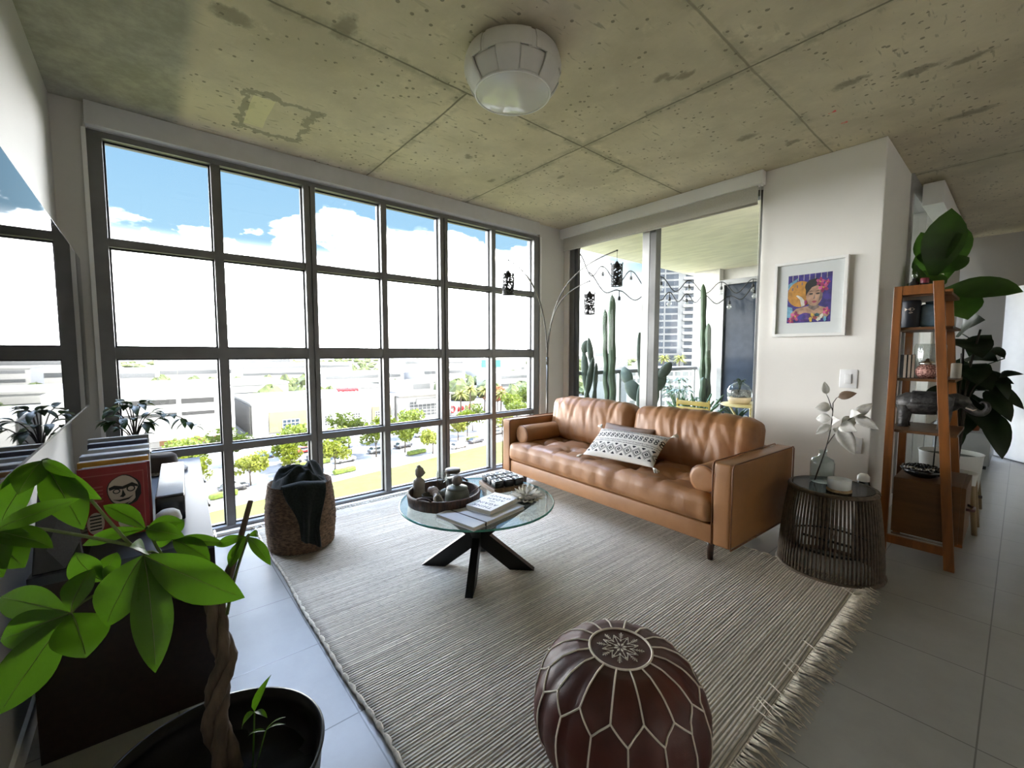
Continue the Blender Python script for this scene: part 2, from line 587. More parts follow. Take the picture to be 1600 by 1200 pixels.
def rug_weave():
    m = bpy.data.materials.new('woven_wool')
    m.use_nodes = True
    nt = m.node_tree
    b = nt.nodes['Principled BSDF']
    tc = node(nt, 'ShaderNodeTexCoord').outputs['Object']
    mp = node(nt, 'ShaderNodeMapping', Vector=tc, Scale=(1, 0.035, 1))
    rib = node(nt, 'ShaderNodeTexWave', Vector=mp.outputs[0], Scale=25.0, Distortion=3.0, Detail=2, Detail__Scale=2.0, _wave_type='BANDS', _bands_direction='X').outputs[1]
    mp2 = node(nt, 'ShaderNodeMapping', Vector=tc, Scale=(120, 1.3, 1))
    slub = node(nt, 'ShaderNodeTexNoise', Vector=mp2.outputs[0], Scale=1.0, Detail=4, Roughness=0.6).outputs[0]
    mp3 = node(nt, 'ShaderNodeMapping', Vector=tc, Scale=(75, 32, 1))
    knot = node(nt, 'ShaderNodeTexNoise', Vector=mp3.outputs[0], Scale=1.0, Detail=3).outputs[0]
    wide = node(nt, 'ShaderNodeTexNoise', Vector=tc, Scale=1.5, Detail=3).outputs[0]
    base = mixc(nt, sstep(nt, slub, 0.3, 0.7), (0.40, 0.355, 0.29), (0.70, 0.64, 0.54))
    base = mixc(nt, mth(nt, 'MULTIPLY', sstep(nt, rib, 0.45, 0.0), 0.75), base, (0.15, 0.135, 0.115))
    base = mixc(nt, mth(nt, 'MULTIPLY', sstep(nt, knot, 0.5, 0.72), 0.5), base, (0.22, 0.20, 0.17))
    base = mixc(nt, mth(nt, 'MULTIPLY', sstep(nt, wide, 0.4, 0.7), 0.12), base, (0.70, 0.64, 0.55))
    nt.links.new(base, b.inputs['Base Color'])
    b.inputs['Roughness'].default_value = 0.95
    b.inputs['Specular IOR Level'].default_value = 0.15
    hgt = mth(nt, 'ADD', rib, mth(nt, 'ADD', mth(nt, 'MULTIPLY', knot, 0.6), mth(nt, 'MULTIPLY', slub, 0.5)))
    bp = node(nt, 'ShaderNodeBump', Strength=0.7, Distance=0.006, Height=hgt)
    nt.links.new(bp.outputs[0], b.inputs['Normal'])
    return m


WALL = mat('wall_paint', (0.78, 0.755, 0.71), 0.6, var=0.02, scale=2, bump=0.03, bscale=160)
WHITE = mat('white_paint', (0.80, 0.79, 0.77), 0.45, var=0.03, scale=4)
ALU = mat('bronze_grey_aluminium', (0.15, 0.15, 0.145), 0.42, metal=0.35, var=0.08, scale=8)
ALU_L = mat('silver_aluminium', (0.42, 0.42, 0.41), 0.4, metal=0.4, var=0.05, scale=8)
FABRIC = mat('blind_fabric', (0.50, 0.48, 0.42), 0.85, var=0.05, scale=120)
PANE = glass_mat('window_glass', (0.97, 0.985, 0.98), 0.9, 0.0)
PANE2 = glass_mat('dusty_window_glass', (0.93, 0.95, 0.94), 0.10, 0.0, smudge=0.05, body=0.02, bodycol=(0.8, 0.8, 0.78))
BLACK = mat('black_plastic', (0.012, 0.012, 0.013), 0.4, var=0.2)
CHROME = mat('brushed_steel', (0.62, 0.61, 0.58), 0.25, metal=1.0, var=0.05)

H = 2.745
# ---- floor and ceiling
f = MB().box(-3.72, 3.0, -0.36, 3.90, -0.25, 0).box(-0.70, 3.0, 3.90, 8.10, -0.25, 0)
struct(f.build('floor', tile_floor()))
c = MB().box(-3.95, 3.15, -0.52, 3.99, H, H + 0.25).box(-0.75, 3.15, 3.99, 8.25, H, H + 0.25)
struct(c.build('ceiling', concrete_ceiling()))
# ---- walls
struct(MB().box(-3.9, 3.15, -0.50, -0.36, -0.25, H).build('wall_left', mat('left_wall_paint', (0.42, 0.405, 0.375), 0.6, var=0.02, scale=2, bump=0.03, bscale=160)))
struct(MB().box(3.0, 3.15, -0.36, 8.10, -0.25, H).build('wall_back', WALL))
w = MB().box(-3.78, -3.62, -0.36, -0.215, 0, H).box(-3.78, -3.62, 3.47, 3.90, 0, H).box(-3.78, -3.64, -0.215, 3.47, 2.60, H)
w.box(-3.78, -3.60, -0.215, 3.47, -0.25, 0.02)
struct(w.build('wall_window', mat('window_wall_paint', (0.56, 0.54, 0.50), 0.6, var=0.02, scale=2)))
w = MB().box(-1.43, -0.666, 3.88, 4.83, 0, H).box(-3.78, -3.545, 3.88, 4.0, 0, H).box(-3.545, -1.43, 3.92, 4.0, 2.62, H)
struct(w.build('wall_sofa', WALL, bevel=0.006))
w = MB().box(-0.75, 3.15, 8.10, 8.25, 0, H)
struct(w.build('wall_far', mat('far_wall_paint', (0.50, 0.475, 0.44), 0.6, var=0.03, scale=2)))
struct(MB().box(-1.43, -0.666, 3.868, 3.88, 0, 0.085).box(-0.666, -0.654, 3.868, 4.83, 0, 0.085).build('baseboard_sofa', WHITE))
struct(MB().box(-0.66, 3.0, 8.085, 8.1, 0, 0.10).build('baseboard_far', WHITE))
struct(MB().box(-3.6, 3.0, -0.36, -0.348, 0, 0.085).build('baseboard_left', WHITE))

# ---- window_1: the steel-look grid that fills the left wall
W1 = struct(thing('window_1', None, None, (-3.62, 0, 0)))
ys = [0.412 + 0.6 * k for k in range(5)]
zrow = [0.612, 1.283, 1.955]
fm = MB()
D0, D1 = -0.115, 0.0
fm.box(D0, D1, -0.215, -0.148, 0.02, 2.60)
fm.box(D0, D1, 3.385, 3.47, 0.02, 2.60)
fm.box(D0, D1, -0.148, 3.385, 2.565, 2.60)
fm.box(D0, D1, -0.148, 3.385, 0.02, 0.045)
for i, y in enumerate(ys):
    if i % 2:                                   # coupled frames: a wide mullion with a groove
        fm.box(D0, D1, y - 0.042, y - 0.006, 0.045, 2.565)
        fm.box(D0, D1 - 0.012, y - 0.006, y + 0.006, 0.045, 2.565)
        fm.box(D0, D1, y + 0.006, y + 0.042, 0.045, 2.565)
    else:
        fm.box(D0, D1 - 0.004, y - 0.026, y + 0.026, 0.045, 2.565)
edges = [-0.148] + sum([[y - (0.042 if i % 2 else 0.026), y + (0.042 if i % 2 else 0.026)] for i, y in enumerate(ys)], []) + [3.385]
cells = [(edges[2 * i], edges[2 * i + 1]) for i in range(6)]
for z, hz in zip(zrow, (0.024, 0.036, 0.024)):
    for a, b in cells:
        fm.box(D0, D1 - 0.006, a, b, z - hz, z + hz)
fm.build('window_frame', ALU, W1)
rows = [(0.045, zrow[0] - .024), (zrow[0] + .024, zrow[1] - .036), (zrow[1] + .036, zrow[2] - .024), (zrow[2] + .024, 2.565)]
gasket, gl = MB(), MB()
for a, b in cells:
    for z0, z1 in rows:
        gl.add([(-0.06, a, z0), (-0.06, b, z0), (-0.06, b, z1), (-0.06, a, z1)], [(0, 1, 2, 3)])
        t = 0.010
        gasket.box(-0.068, -0.05, a, a + t, z0, z1).box(-0.068, -0.05, b - t, b, z0, z1)
        gasket.box(-0.068, -0.05, a + t, b - t, z0, z0 + t).box(-0.068, -0.05, a + t, b - t, z1 - t, z1)
gasket.build('glazing_gasket', BLACK, W1)
gl.build('glass', PANE, W1)
struct(MB().box(-3.622, -3.606, -0.235, -0.215, 0.0, 2.60).box(-3.622, -3.606, 3.47, 3.49, 0, 2.60).box(-3.62, -3.57, -0.21, 3.46, 0.0, 0.022).build('trim_1', WHITE))

# ---- window_2: sliding balcony door behind the sofa
W2 = struct(thing('window_2', None, None, (0, 3.90, 0)))
fm = MB()
fm.box(-3.545, -3.47, 0.0, 0.10, 0, 2.62).box(-1.462, -1.43, 0.02, 0.10, 0, 2.62)
fm.box(-3.47, -1.462, 0.0, 0.10, 2.57, 2.62).box(-3.47, -1.462, 0.0, 0.10, 0.0, 0.06)
fm.build('window_frame', ALU, W2)
MB().box(-2.555, -2.475, -0.005, 0.045, 0.06, 2.57).build('meeting_stile', ALU_L, W2)
MB().box(-2.475, -2.405, 0.0, 0.09, 0.06, 2.57).build('meeting_stile', ALU, W2)
MB().box(-3.47, -3.425, 0.005, 0.045, 0.06, 2.57).build('stile', mat('dark_bronze', (0.045, 0.045, 0.045), 0.4, metal=0.3), W2)
g = MB()
g.add([(-3.425, 0.03, .06), (-2.555, 0.03, .06), (-2.555, 0.03, 2.57), (-3.425, 0.03, 2.57)], [(0, 1, 2, 3)])
g.add([(-2.405, 0.07, .06), (-1.462, 0.07, .06), (-1.462, 0.07, 2.57), (-2.405, 0.07, 2.57)], [(0, 1, 2, 3)])
g.build('glass', PANE2, W2)

# ---- window_3: tall glazing of the dining end, looking onto the same balcony
W3 = struct(thing('window_3', None, None, (-0.70, 0, 0)))
fm = MB()
for y in (4.83, 5.62, 6.41, 7.20, 7.98):
    fm.box(-0.05, 0.05, y, y + 0.07, 0, 2.62)
fm.box(-0.05, 0.05, 4.83, 8.10, 2.60, H).box(-0.05, 0.05, 4.83, 8.10, 0, 0.06)
fm.build('window_frame', ALU_L, W3)
g = MB()
for y in (4.90, 5.69, 6.48, 7.27):
    g.add([(0, y, .06), (0, y + .72, .06), (0, y + .72, 2.60), (0, y, 2.60)], [(0, 1, 2, 3)])
g.build('glass', PANE2, W3)

# ---- roller blind cassettes
r = thing('roller_blind', 'long grey-white blind cassette above the gridded window wall', 'roller blind', (-3.62, 1.627, 2.61), group=None)
MB().box(-0.02, 0.052, -1.842, 1.80, 0.0, 0.133).build('cassette', mat('cassette_white', (0.52, 0.515, 0.50), 0.5, var=.03), r, bevel=0.003)
MB().box(-0.02, 0.0, -1.835, 1.80, -0.012, 0.0).build('bottom_rail', CHROME, r)
r = thing('roller_blind', 'white blind cassette with lowered beige fabric above the balcony door', 'roller blind', (-2.49, 3.88, 2.60))
b = MB().box(-1.20, 1.075, -0.075, 0.0, 0.035, 0.143)
b.build('cassette', WHITE, r, bevel=0.003)
MB().box(-1.10, 1.035, -0.048, -0.040, -0.10, 0.035).build('blind_fabric', FABRIC, r)
MB().tube([(-1.10, -0.044, -0.105), (1.035, -0.044, -0.105)], 0.011, 10).build('bottom_rail', FABRIC, r)
MB().tube([(1.052, -0.04, 0.04), (1.052, -0.04, -1.9)], 0.0022, 6).tube([(1.075, -0.04, 0.04), (1.075, -0.04, -1.9)], 0.0022, 6).build('pull_chain', WHITE, r)
r = thing('roller_blind', 'white blind cassette high over the dining glazing behind the plant', 'roller blind', (-0.62, 6.5, 2.52))
MB().box(0.0, 0.13, -1.45, 1.4, 0.0, 0.18).build('cassette', WHITE, r, bevel=0.004)
MB().box(0.04, 0.05, -0.75, 1.35, -1.95, 0.0).build('blind_fabric', FABRIC, r)
MB().tube([(0.045, -0.75, -1.955), (0.045, 1.35, -1.955)], 0.012, 8).build('bottom_rail', CHROME, r)

# ---- door_1: open white door at the far end
D = struct(thing('door_1', None, None, (-0.16, 8.06, 0), radians(-52)))
MB().box(0, 0.82, -0.02, 0.02, 0.012, 2.08).build('door_panel', mat('door_white', (0.82, 0.82, 0.81), 0.4, var=.02), D, bevel=0.003)
MB().tube([(0.76, -0.02, 1.0), (0.76, -0.06, 1.0), (0.66, -0.06, 1.0)], 0.009, 8).build('door_handle', CHROME, D)
# ================================================================ furniture materials
def leather(name, c1, c2, wr=0.5):
    m = bpy.data.materials.new(name)
    m.use_nodes = True
    nt = m.node_tree
    b = nt.nodes['Principled BSDF']
    tc = node(nt, 'ShaderNodeTexCoord').outputs['Object']
    a = node(nt, 'ShaderNodeTexNoise', Vector=tc, Scale=4.0, Detail=6, Roughness=0.6).outputs[0]
    nt.links.new(mixc(nt, sstep(nt, a, 0.3, 0.7), c1, c2), b.inputs['Base Color'])
    g = node(nt, 'ShaderNodeTexVoronoi', Vector=tc, Scale=220.0).outputs['Distance']
    mp = node(nt, 'ShaderNodeMapping', Vector=tc, Scale=(3, 1, 1.2))
    wn = node(nt, 'ShaderNodeTexNoise', Vector=mp.outputs[0], Scale=7.0, Detail=4, Distortion=0.6).outputs[0]
    bp = node(nt, 'ShaderNodeBump', Strength=0.25, Distance=0.02, Height=mth(nt, 'ADD', mth(nt, 'MULTIPLY', g, 0.04), mth(nt, 'MULTIPLY', wn, wr)))
    nt.links.new(bp.outputs[0], b.inputs['Normal'])
    nt.links.new(mth(nt, 'ADD', 0.40, mth(nt, 'MULTIPLY', a, 0.16)), b.inputs['Roughness'])
    return m


TAN = leather('tan_leather', (0.23, 0.098, 0.034), (0.34, 0.158, 0.060))
TAN_S = leather('tan_leather_smooth', (0.26, 0.116, 0.040), (0.33, 0.152, 0.056), 0.08)
PIPING = mat('leather_piping', (0.15, 0.058, 0.022), 0.5)
WALNUT = mat('dark_walnut', (0.030, 0.012, 0.006), 0.35, var=0.4, scale=6, stretch=(1, 1, 8))
BLKWOOD = mat('black_stained_wood', (0.006, 0.0055, 0.0055), 0.42, var=0.3, scale=8, spec=0.3)
ESPRESSO = mat('espresso_veneer', (0.014, 0.0055, 0.0045), 0.30, var=0.35, scale=5, stretch=(1, 8, 8))
HONEY = mat('honey_wood', (0.185, 0.060, 0.009), 0.38, var=0.25, scale=5, stretch=(6, 6, 0.7), coat=0.15)
HONEY_D = mat('honey_wood_panel', (0.11, 0.046, 0.012), 0.45, var=0.2, scale=4, stretch=(1, 1, 6))
CLEAR = glass_mat('clear_glass', (0.96, 0.98, 0.97), 1.0)
TOPGLASS = glass_mat('table_glass', (0.90, 0.955, 0.935), 1.9)
EDGE = mat('green_glass_edge', (0.05, 0.25, 0.20), 0.1, var=.1, spec=0.8)

# ================================================================ rug
rug = thing('rug', 'large off-white hand-woven wool rug with fringed ends on the tile floor', 'rug', (-2.0, 1.73, 0.0))


def rug_pt(u, v):
    x = -1.52 + 3.01 * u
    y = -1.19 + 2.40 * v
    y += 0.012 * nz((x, v * 3, 0), 2.2, 3.0) * (1 if v in (0.0, 1.0) else 0.5)
    z = 0.011 + 0.0018 * nz((x * 2, y * 2, 0), 1.0) + 0.006 * max(0, nz((x, y, 2), 1.3)) * (u * (1 - u) * 4)
    return (x, y, z)


m = MB().grid(rug_pt, 120, 60)
n0 = len(m.v)
m.build('pile', rug_weave(), rug, solid=0.008)
CORD = mat('cream_cotton', (0.52, 0.47, 0.38), 0.95, var=0.25, scale=60)
for v in (0.0, 1.0):
    bind = MB()
    bind.tube([Vector(rug_pt(i / 150, v)) + Vector((0, 0, 0.002 * sin(i * 2.1))) for i in range(151)], [0.008 + 0.003 * sin(i * 1.7) for i in range(151)], 6)
    bind.build('edge_binding', CORD, rug)
random.seed(4)
for side, x0 in ((1, 1.485), (-1, -1.515)):
    fr = MB()
    for i in range(260):
        y = -1.185 + 2.38 * i / 259 + random.uniform(-.004, .004)
        L = random.uniform(0.075, 0.115) * (1 if side > 0 else 0.6)
        dy = random.uniform(-0.045, 0.03)
        p0 = Vector((x0, y, 0.012))
        p1 = Vector((x0 + side * L * .5, y + dy * .35, 0.014 + random.uniform(0, .008)))
        p2 = Vector((x0 + side * L, y + dy, 0.006))
        if side > 0 and random.random() < 0.03:
            p2 = Vector((x0 - 0.05, y + random.uniform(.02, .06), 0.022))
        fr.tube([p0, p1, p2], [0.0042, 0.0036, 0.0018], 4)
    tag(fr.build('fringe', CORD, rug), kind='stuff')

# ================================================================ sofa
SOFA_RZ = -0.054
sofa = thing('sofa', 'long tan leather three-seat sofa on dark tapered wooden legs', 'sofa', (-3.191, 2.575, 0.014), SOFA_RZ)
SW, SD = 2.187, 0.84


def arm(x0, x1):
    m = MB()
    m.rbox(((x0 + x1) / 2, SD / 2, 0.3975), (x1 - x0, SD, 0.495), 0.018, (3, 10, 8),
           lambda p, n: p + n * 0.006 * (nz((p.x, p.y * 3, p.z * 3), 1.5, x0) - 0.2))
    return m


def loop(pts, r=0.0045):
    return MB().tube([Vector(p) for p in pts + pts[:1]], r, 6)


for x0, x1, xo, xi in ((0, 0.112, -0.0005, 0.1125), (SW - 0.112, SW, SW + 0.0005, SW - 0.1125)):
    a = arm(x0, x1).build('armrest', TAN_S, sofa)
    for x in (xo, xi):
        q = [(x, 0.004, 0.155), (x, 0.0, 0.615), (x, 0.012, 0.640), (x, 0.03, 0.645), (x, 0.825, 0.645), (x, 0.84, 0.63), (x, 0.84, 0.16)]
        loop(q).build('piping', PIPING, a)
MB().rbox((SW / 2, 0.40, 0.208), (SW - 0.226, 0.78, 0.114), 0.012, (14, 4, 2)).build('base_rail', TAN_S, sofa)
MB().rbox((SW / 2, 0.775, 0.40), (SW - 0.226, 0.11, 0.46), 0.03, (14, 3, 5)).build('back_frame', TAN_S, sofa)
tuft = [(0.28 + 0.33 * i, yy) for i in range(6) for yy in (0.20, 0.44)]


def seat_disp(p, n):
    x, y = p.x, p.y
    q = Vector(p)
    top = max(0, n.z)
    front = max(0, -n.y)
    d = 0.0
    for tx, ty in tuft:
        r2 = (x + (SW - 0.23) / 2 - tx + 0.0) ** 2 + (y + 0.36 - ty) ** 2
        d -= 0.040 * math.exp(-r2 / 0.0045)
        r = sqrt(r2) + 1e-4
        ang = atan2(y + .36 - ty, x + (SW - .23) / 2 - tx)
        d += 0.011 * math.exp(-r2 / 0.014) * sin(ang * 6 + tx * 7)
    for i in range(6):
        sx = 0.28 + 0.33 * i - (SW - 0.23) / 2
        d -= 0.016 * math.exp(-((x - sx - 0.012 * sin(y * 12 + i)) / 0.013) ** 2)
    edge = 1 - (abs(x) / ((SW - 0.23) / 2)) ** 8
    q.z += top * (d + 0.014 * edge + 0.010 * nz((x * 3, y * 3, 0), 1.5, 2) + 0.008 * (abs(nz((x * 9, y * 7, 0), 1, 6)) - .2))
    fr = 0.010 * sin(x * 34 + 3 * nz((x * 2, 0, 0), 1, 5)) * nz((x * 1.5, 1, p.z * 3), 1.6, 9) + 0.006 * nz((x * 9, p.z * 4, 0), 1, 1)
    q.y += front * (fr * 1.2 - 0.010 * (1 - (p.z / 0.09) ** 2))
    return q


MB().rbox((SW / 2, 0.345, 0.352), (SW - 0.23, 0.72, 0.170), 0.045, (110, 36, 8), seat_disp).build('seat_cushion', TAN, sofa)


def back_cushion(name, cx, w, seed):
    hh, th = 0.42, 0.20

    def disp(p, n):
        q = Vector(p)
        u, v = p.x / (w / 2), p.z / (hh / 2)
        puff = (1 - abs(u) ** 3) * (1 - abs(v) ** 3)
        front = max(0, -n.y)
        k = 0.0
        for i in range(9):
            c = -0.92 + 0.23 * i + 0.05 * sin(i * 3.1 + seed)
            lean = c + 0.12 * sin(seed + i * 1.3) * (0.5 - v * 0.5)
            depth = 0.004 + 0.011 * abs(sin(i * 2.3 + seed))
            k -= depth * math.exp(-((u - lean) / 0.045) ** 2) * (0.25 + 0.75 * max(0, (v + 1) / 2))
        q2 = (p.x + .25 * p.z + .05 * nz((p.x * 3, p.z * 3, 1), 1, seed), p.z)
        k += 0.016 * (abs(nz((q2[0] * 9, q2[1] * 2.6, seed), 1.0, seed)) - .25) + 0.009 * (abs(nz((q2[0] * 20, q2[1] * 5, seed), 1, seed)) - .2)
        q.y -= front * (0.045 * puff + k)
        top = max(0, n.z)
        q.z += top * (0.016 * (1 - u * u) + k * 0.8 + 0.004 * nz((p.x * 18, p.y * 6, 0), 1, seed))
        q.z -= 0.012 * abs(u) ** 6 * (1 if v > 0 else 0)
        return q
    xf = Matrix.Translation((cx, 0.615, 0.625)) @ Matrix.Rotation(radians(-9), 4, 'X')
    return MB().rbox((0, 0, 0), (w, th, hh), 0.065, (64, 6, 26), disp, xf=xf).build(name, TAN, sofa)


back_cushion('back_cushion', 0.112 + 0.492, 0.978, 1.3)
back_cushion('back_cushion', SW - 0.112 - 0.490, 0.975, 4.1)
for x, y in ((0.18, 0.13), (SW - 0.18, 0.13), (0.18, 0.72), (SW - 0.18, 0.72)):
    MB().tube([(x, y, 0.002 if y < .5 else -.014), (x, y, 0.155)], [0.016, 0.026], 14, smooth=True).build('leg', WALNUT, sofa)


def sofa_pt(x, y, z):
    c, s_ = cos(SOFA_RZ), sin(SOFA_RZ)
    return Vector((-3.191 + x * c - y * s_, 2.575 + x * s_ + y * c, z))


def bolster(label, x, y0, y1, z):
    p = sofa_pt(x, y0, z)
    t = thing('bolster', label, 'bolster cushion', p, SOFA_RZ, 'leather bolsters on the sofa')
    L = y1 - y0
    prof = [(0.0, -0.004), (0.03, 0.0), (0.065, -0.006), (0.082, 0.0), (0.085, 0.012), (0.0865, L * .3), (0.085, L * .6), (0.0855, L - .012), (0.08, L), (0.0, L)]
    xf = Matrix.Rotation(radians(-90), 4, 'X')
    m = MB().lathe(prof, (0, 0, 0), 36, 0, True, xf, lambda r, zz, a: (r * (1 + 0.012 * sin(a * 11 + r * 40) * (1 if 0.01 < r < 0.084 else 0.2)), zz))
    m.build('cover', TAN_S, t)
    for yy in (0.004, L - 0.004):
        MB().tube([(0.084 * cos(a), yy, 0.084 * sin(a)) for a in [2 * pi * i / 36 for i in range(37)]], 0.0045, 6).build('piping', PIPING, t)


bolster('round tan leather bolster against the sofa arm beside the side table', 1.985, 0.055, 0.50, 0.525)
bolster('round tan leather bolster against the sofa arm nearest the window corner', 0.205, 0.075, 0.50, 0.525)


def pillow_mesh(w, h, t, seed, nu=36, nv=24, wr=0.01):
    m = MB()
    for side in (1, -1):
        def fn(u, v):
            x, y = 2 * u - 1, 2 * v - 1
            e = max(0.0, (1 - x * x) * (1 - y * y)) ** 0.42
            px = x * w / 2 * (1 - 0.05 * (1 - y * y) * abs(x))
            py = y * h / 2 * (1 - 0.07 * (1 - x * x) * abs(y))
            return (px, py, side * (t / 2 * e) + e * wr * nz((x * 2.2, y * 2.2, side), 1.6, seed))
        m.grid(fn, nu, nv) if side > 0 else m.grid(lambda u, v: fn(1 - u, v), nu, nv)
    return m


BROWNLEA = leather('taupe_leather', (0.15, 0.095, 0.062), (0.20, 0.13, 0.085), 0.2)
t = thing('throw_pillow', 'plain taupe leather pillow tucked behind the patterned one on the sofa', 'pillow')
xf = frame_xf(sofa_pt(1.10, 0.425, 0.545), sofa_pt(1, -.03, 0.003) - sofa_pt(0, 0, 0), sofa_pt(0, 0.42, 0.9) - sofa_pt(0, 0, 0))
tag(pillow_mesh(0.50, 0.32, 0.10, 3).build('cover', BROWNLEA, t, xf=xf))


def tribal_fabric():
    """woven black motifs on cream: rows across the pillow's height (object Y), repeats along its width (object X)"""
    m = bpy.data.materials.new('black_and_cream_weave')
    m.use_nodes = True
    nt = m.node_tree
    b = nt.nodes['Principled BSDF']
    tc = node(nt, 'ShaderNodeTexCoord').outputs['Object']
    sp = node(nt, 'ShaderNodeSeparateXYZ', Vector=tc)
    u, v = sp.outputs[0], sp.outputs[1]

    def band(lo, hi):
        return mth(nt, 'MULTIPLY', mth(nt, 'GREATER_THAN', v, lo), mth(nt, 'LESS_THAN', v, hi))

    def rep(per, off=0.0):
        a = mth(nt, 'DIVIDE', mth(nt, 'ADD', u, off), per)
        return mth(nt, 'MULTIPLY', mth(nt, 'SUBTRACT', a, mth(nt, 'ROUND', a)), per)

    def absd(x, c):
        return mth(nt, 'ABSOLUTE', mth(nt, 'SUBTRACT', x, c))

    def ring(cx, cy, r0, r1, x):
        dx, dy = mth(nt, 'SUBTRACT', x, cx), mth(nt, 'SUBTRACT', v, cy)
        d = mth(nt, 'SQRT', mth(nt, 'ADD', mth(nt, 'MULTIPLY', dx, dx), mth(nt, 'MULTIPLY', dy, dy)))
        return mth(nt, 'MULTIPLY', mth(nt, 'GREATER_THAN', d, r0), mth(nt, 'LESS_THAN', d, r1))
    x1 = rep(0.040)
    eights = mth(nt, 'MAXIMUM', ring(0.0, 0.072, 0.007, 0.0145, x1), ring(0.0, 0.046, 0.007, 0.0145, x1))
    # lattice of diamonds with dark hearts
    x2 = rep(0.074)
    dia = mth(nt, 'ADD', mth(nt, 'ABSOLUTE', x2), absd(v, -0.075))
    heart = mth(nt, 'MULTIPLY', mth(nt, 'LESS_THAN', dia, 0.016), mth(nt, 'GREATER_THAN', dia, 0.005))
    l1 = mth(nt, 'LESS_THAN', absd(dia, 0.030), 0.0032)
    l2 = mth(nt, 'LESS_THAN', absd(dia, 0.040), 0.0022)
    x3 = rep(0.074, 0.037)
    tri = mth(nt, 'LESS_THAN', mth(nt, 'ADD', mth(nt, 'ABSOLUTE', x3), mth(nt, 'MINIMUM', absd(v, -0.032), absd(v, -0.118))), 0.015)
    lat = mth(nt, 'MULTIPLY', mth(nt, 'MAXIMUM', mth(nt, 'MAXIMUM', heart, l1), mth(nt, 'MAXIMUM', l2, tri)), band(-0.122, -0.026))
    st = None
    for lo, hi in ((0.104, 0.128), (0.002, 0.012), (-0.016, -0.006)):
        bb = band(lo, hi)
        st = bb if st is None else mth(nt, 'MAXIMUM', st, bb)
    speck = node(nt, 'ShaderNodeTexChecker', Vector=tc, Scale=260.0).outputs[1]
    nzz = node(nt, 'ShaderNodeTexNoise', Vector=tc, Scale=180.0, Detail=2).outputs[0]
    st = mth(nt, 'MULTIPLY', st, sstep(nt, nzz, 0.62, 0.40))
    ink = mth(nt, 'MAXIMUM', mth(nt, 'MAXIMUM', eights, lat), mth(nt, 'MULTIPLY', st, 0.85))
    inside = mth(nt, 'LESS_THAN', mth(nt, 'ABSOLUTE', u), 0.29)
    colr = mixc(nt, mth(nt, 'MULTIPLY', ink, inside), (0.68, 0.65, 0.60), (0.018, 0.018, 0.022))
    nt.links.new(colr, b.inputs['Base Color'])
    b.inputs['Roughness'].default_value = 0.95
    bp = node(nt, 'ShaderNodeBump', Strength=0.5, Distance=0.004, Height=nzz)
    nt.links.new(bp.outputs[0], b.inputs['Normal'])
    return m


BL, BR, TL = sofa_pt(.95, .09, .492), sofa_pt(1.555, .16, .498), sofa_pt(.965, .325, .655)
t = thing('throw_pillow', 'black and cream woven lumbar pillow with tasselled corners on the sofa seat', 'pillow')
ctr = BL + (BR - BL) / 2 + (TL - BL) / 2
t.matrix_world = frame_xf(ctr, BR - BL, TL - BL)
pillow_mesh(0.60, 0.31, 0.11, 7, wr=0.004).build('cover', tribal_fabric(), t)
TASS = mat('cream_yarn', (0.66, 0.62, 0.55), 0.95, var=.15, scale=80)
for x, y, a in ((-0.30, -0.155, 215), (0.30, -0.155, -35), (0.30, 0.155, 40), (-0.30, 0.155, 140)):
    ms = MB()
    for k in range(16):
        aa = radians(a + random.uniform(-24, 24))
        ms.tube([(x, y, 0), (x + .028 * cos(aa), y + .028 * sin(aa), random.uniform(-.006, .008)), (x + .055 * cos(aa), y + .055 * sin(aa), -0.006 + random.uniform(-.004, .006))], [.003, .004, .003], 4)
    ms.build('tassel', TASS, t)

# ================================================================ pouf
PX, PY = -0.766, 1.092
pouf = thing('pouf', 'round dark burgundy leather pouf with cream stitching on the rug', 'pouf', (PX, PY, 0.016))
pouf.scale = (0.955, 0.955, 0.985)
POUFM = leather('burgundy_leather', (0.048, 0.0095, 0.007), (0.095, 0.019, 0.012), 0.35)
STITCH = mat('cream_stitching', (0.76, 0.70, 0.62), 0.8, var=.1)
R0, PH = 0.278, 0.365
NP = 16


def pouf_prof(s):
    """s 0 (top centre) .. 1 (bottom edge)"""
    pts = [(0, .345), (.06, .347), (.105, .348), (.14, .345), (.185, .325), (.225, .292), (.258, .245), (.275, .19), (.277, .14), (.268, .09), (.245, .045), (.20, .012), (.13, 0)]
    q = s * (len(pts) - 1)
    i = min(int(q), len(pts) - 2)
    fr = q - i
    return (pts[i][0] * (1 - fr) + pts[i + 1][0] * fr, pts[i][1] * (1 - fr) + pts[i + 1][1] * fr)


def pouf_pt(s, a, lift=0.0):
    r, z = pouf_prof(s)
    seg = a / (2 * pi) * NP
    d = abs(seg - round(seg))
    bul = 0.010 * (1 - (1 - min(1, d * 2)) ** 2) - 0.004
    k = min(1, max(0, (s - 0.2) * 6)) * min(1, (1 - s) * 6)
    wob = 0.006 * nz((cos(a) * 2, sin(a) * 2, s * 4), 1.4, 2) * k
    rr = r + (bul * k + wob + lift) * (0.4 + 0.6 * min(1, s * 2))
    zz = z + (bul * k * .4 + lift) * max(0, 1 - s * 1.6)
    return Vector((rr * cos(a), rr * sin(a), zz))


MB().grid(lambda u, v: pouf_pt(v, u * 2 * pi), 128, 48, closed_u=True).build('cover', POUFM, pouf)
ms = MB()
rad = lambda i: 2 * pi * i / NP + 0.12


def dashed(path, r=0.0030):
    ms.tube(path, r, 5)


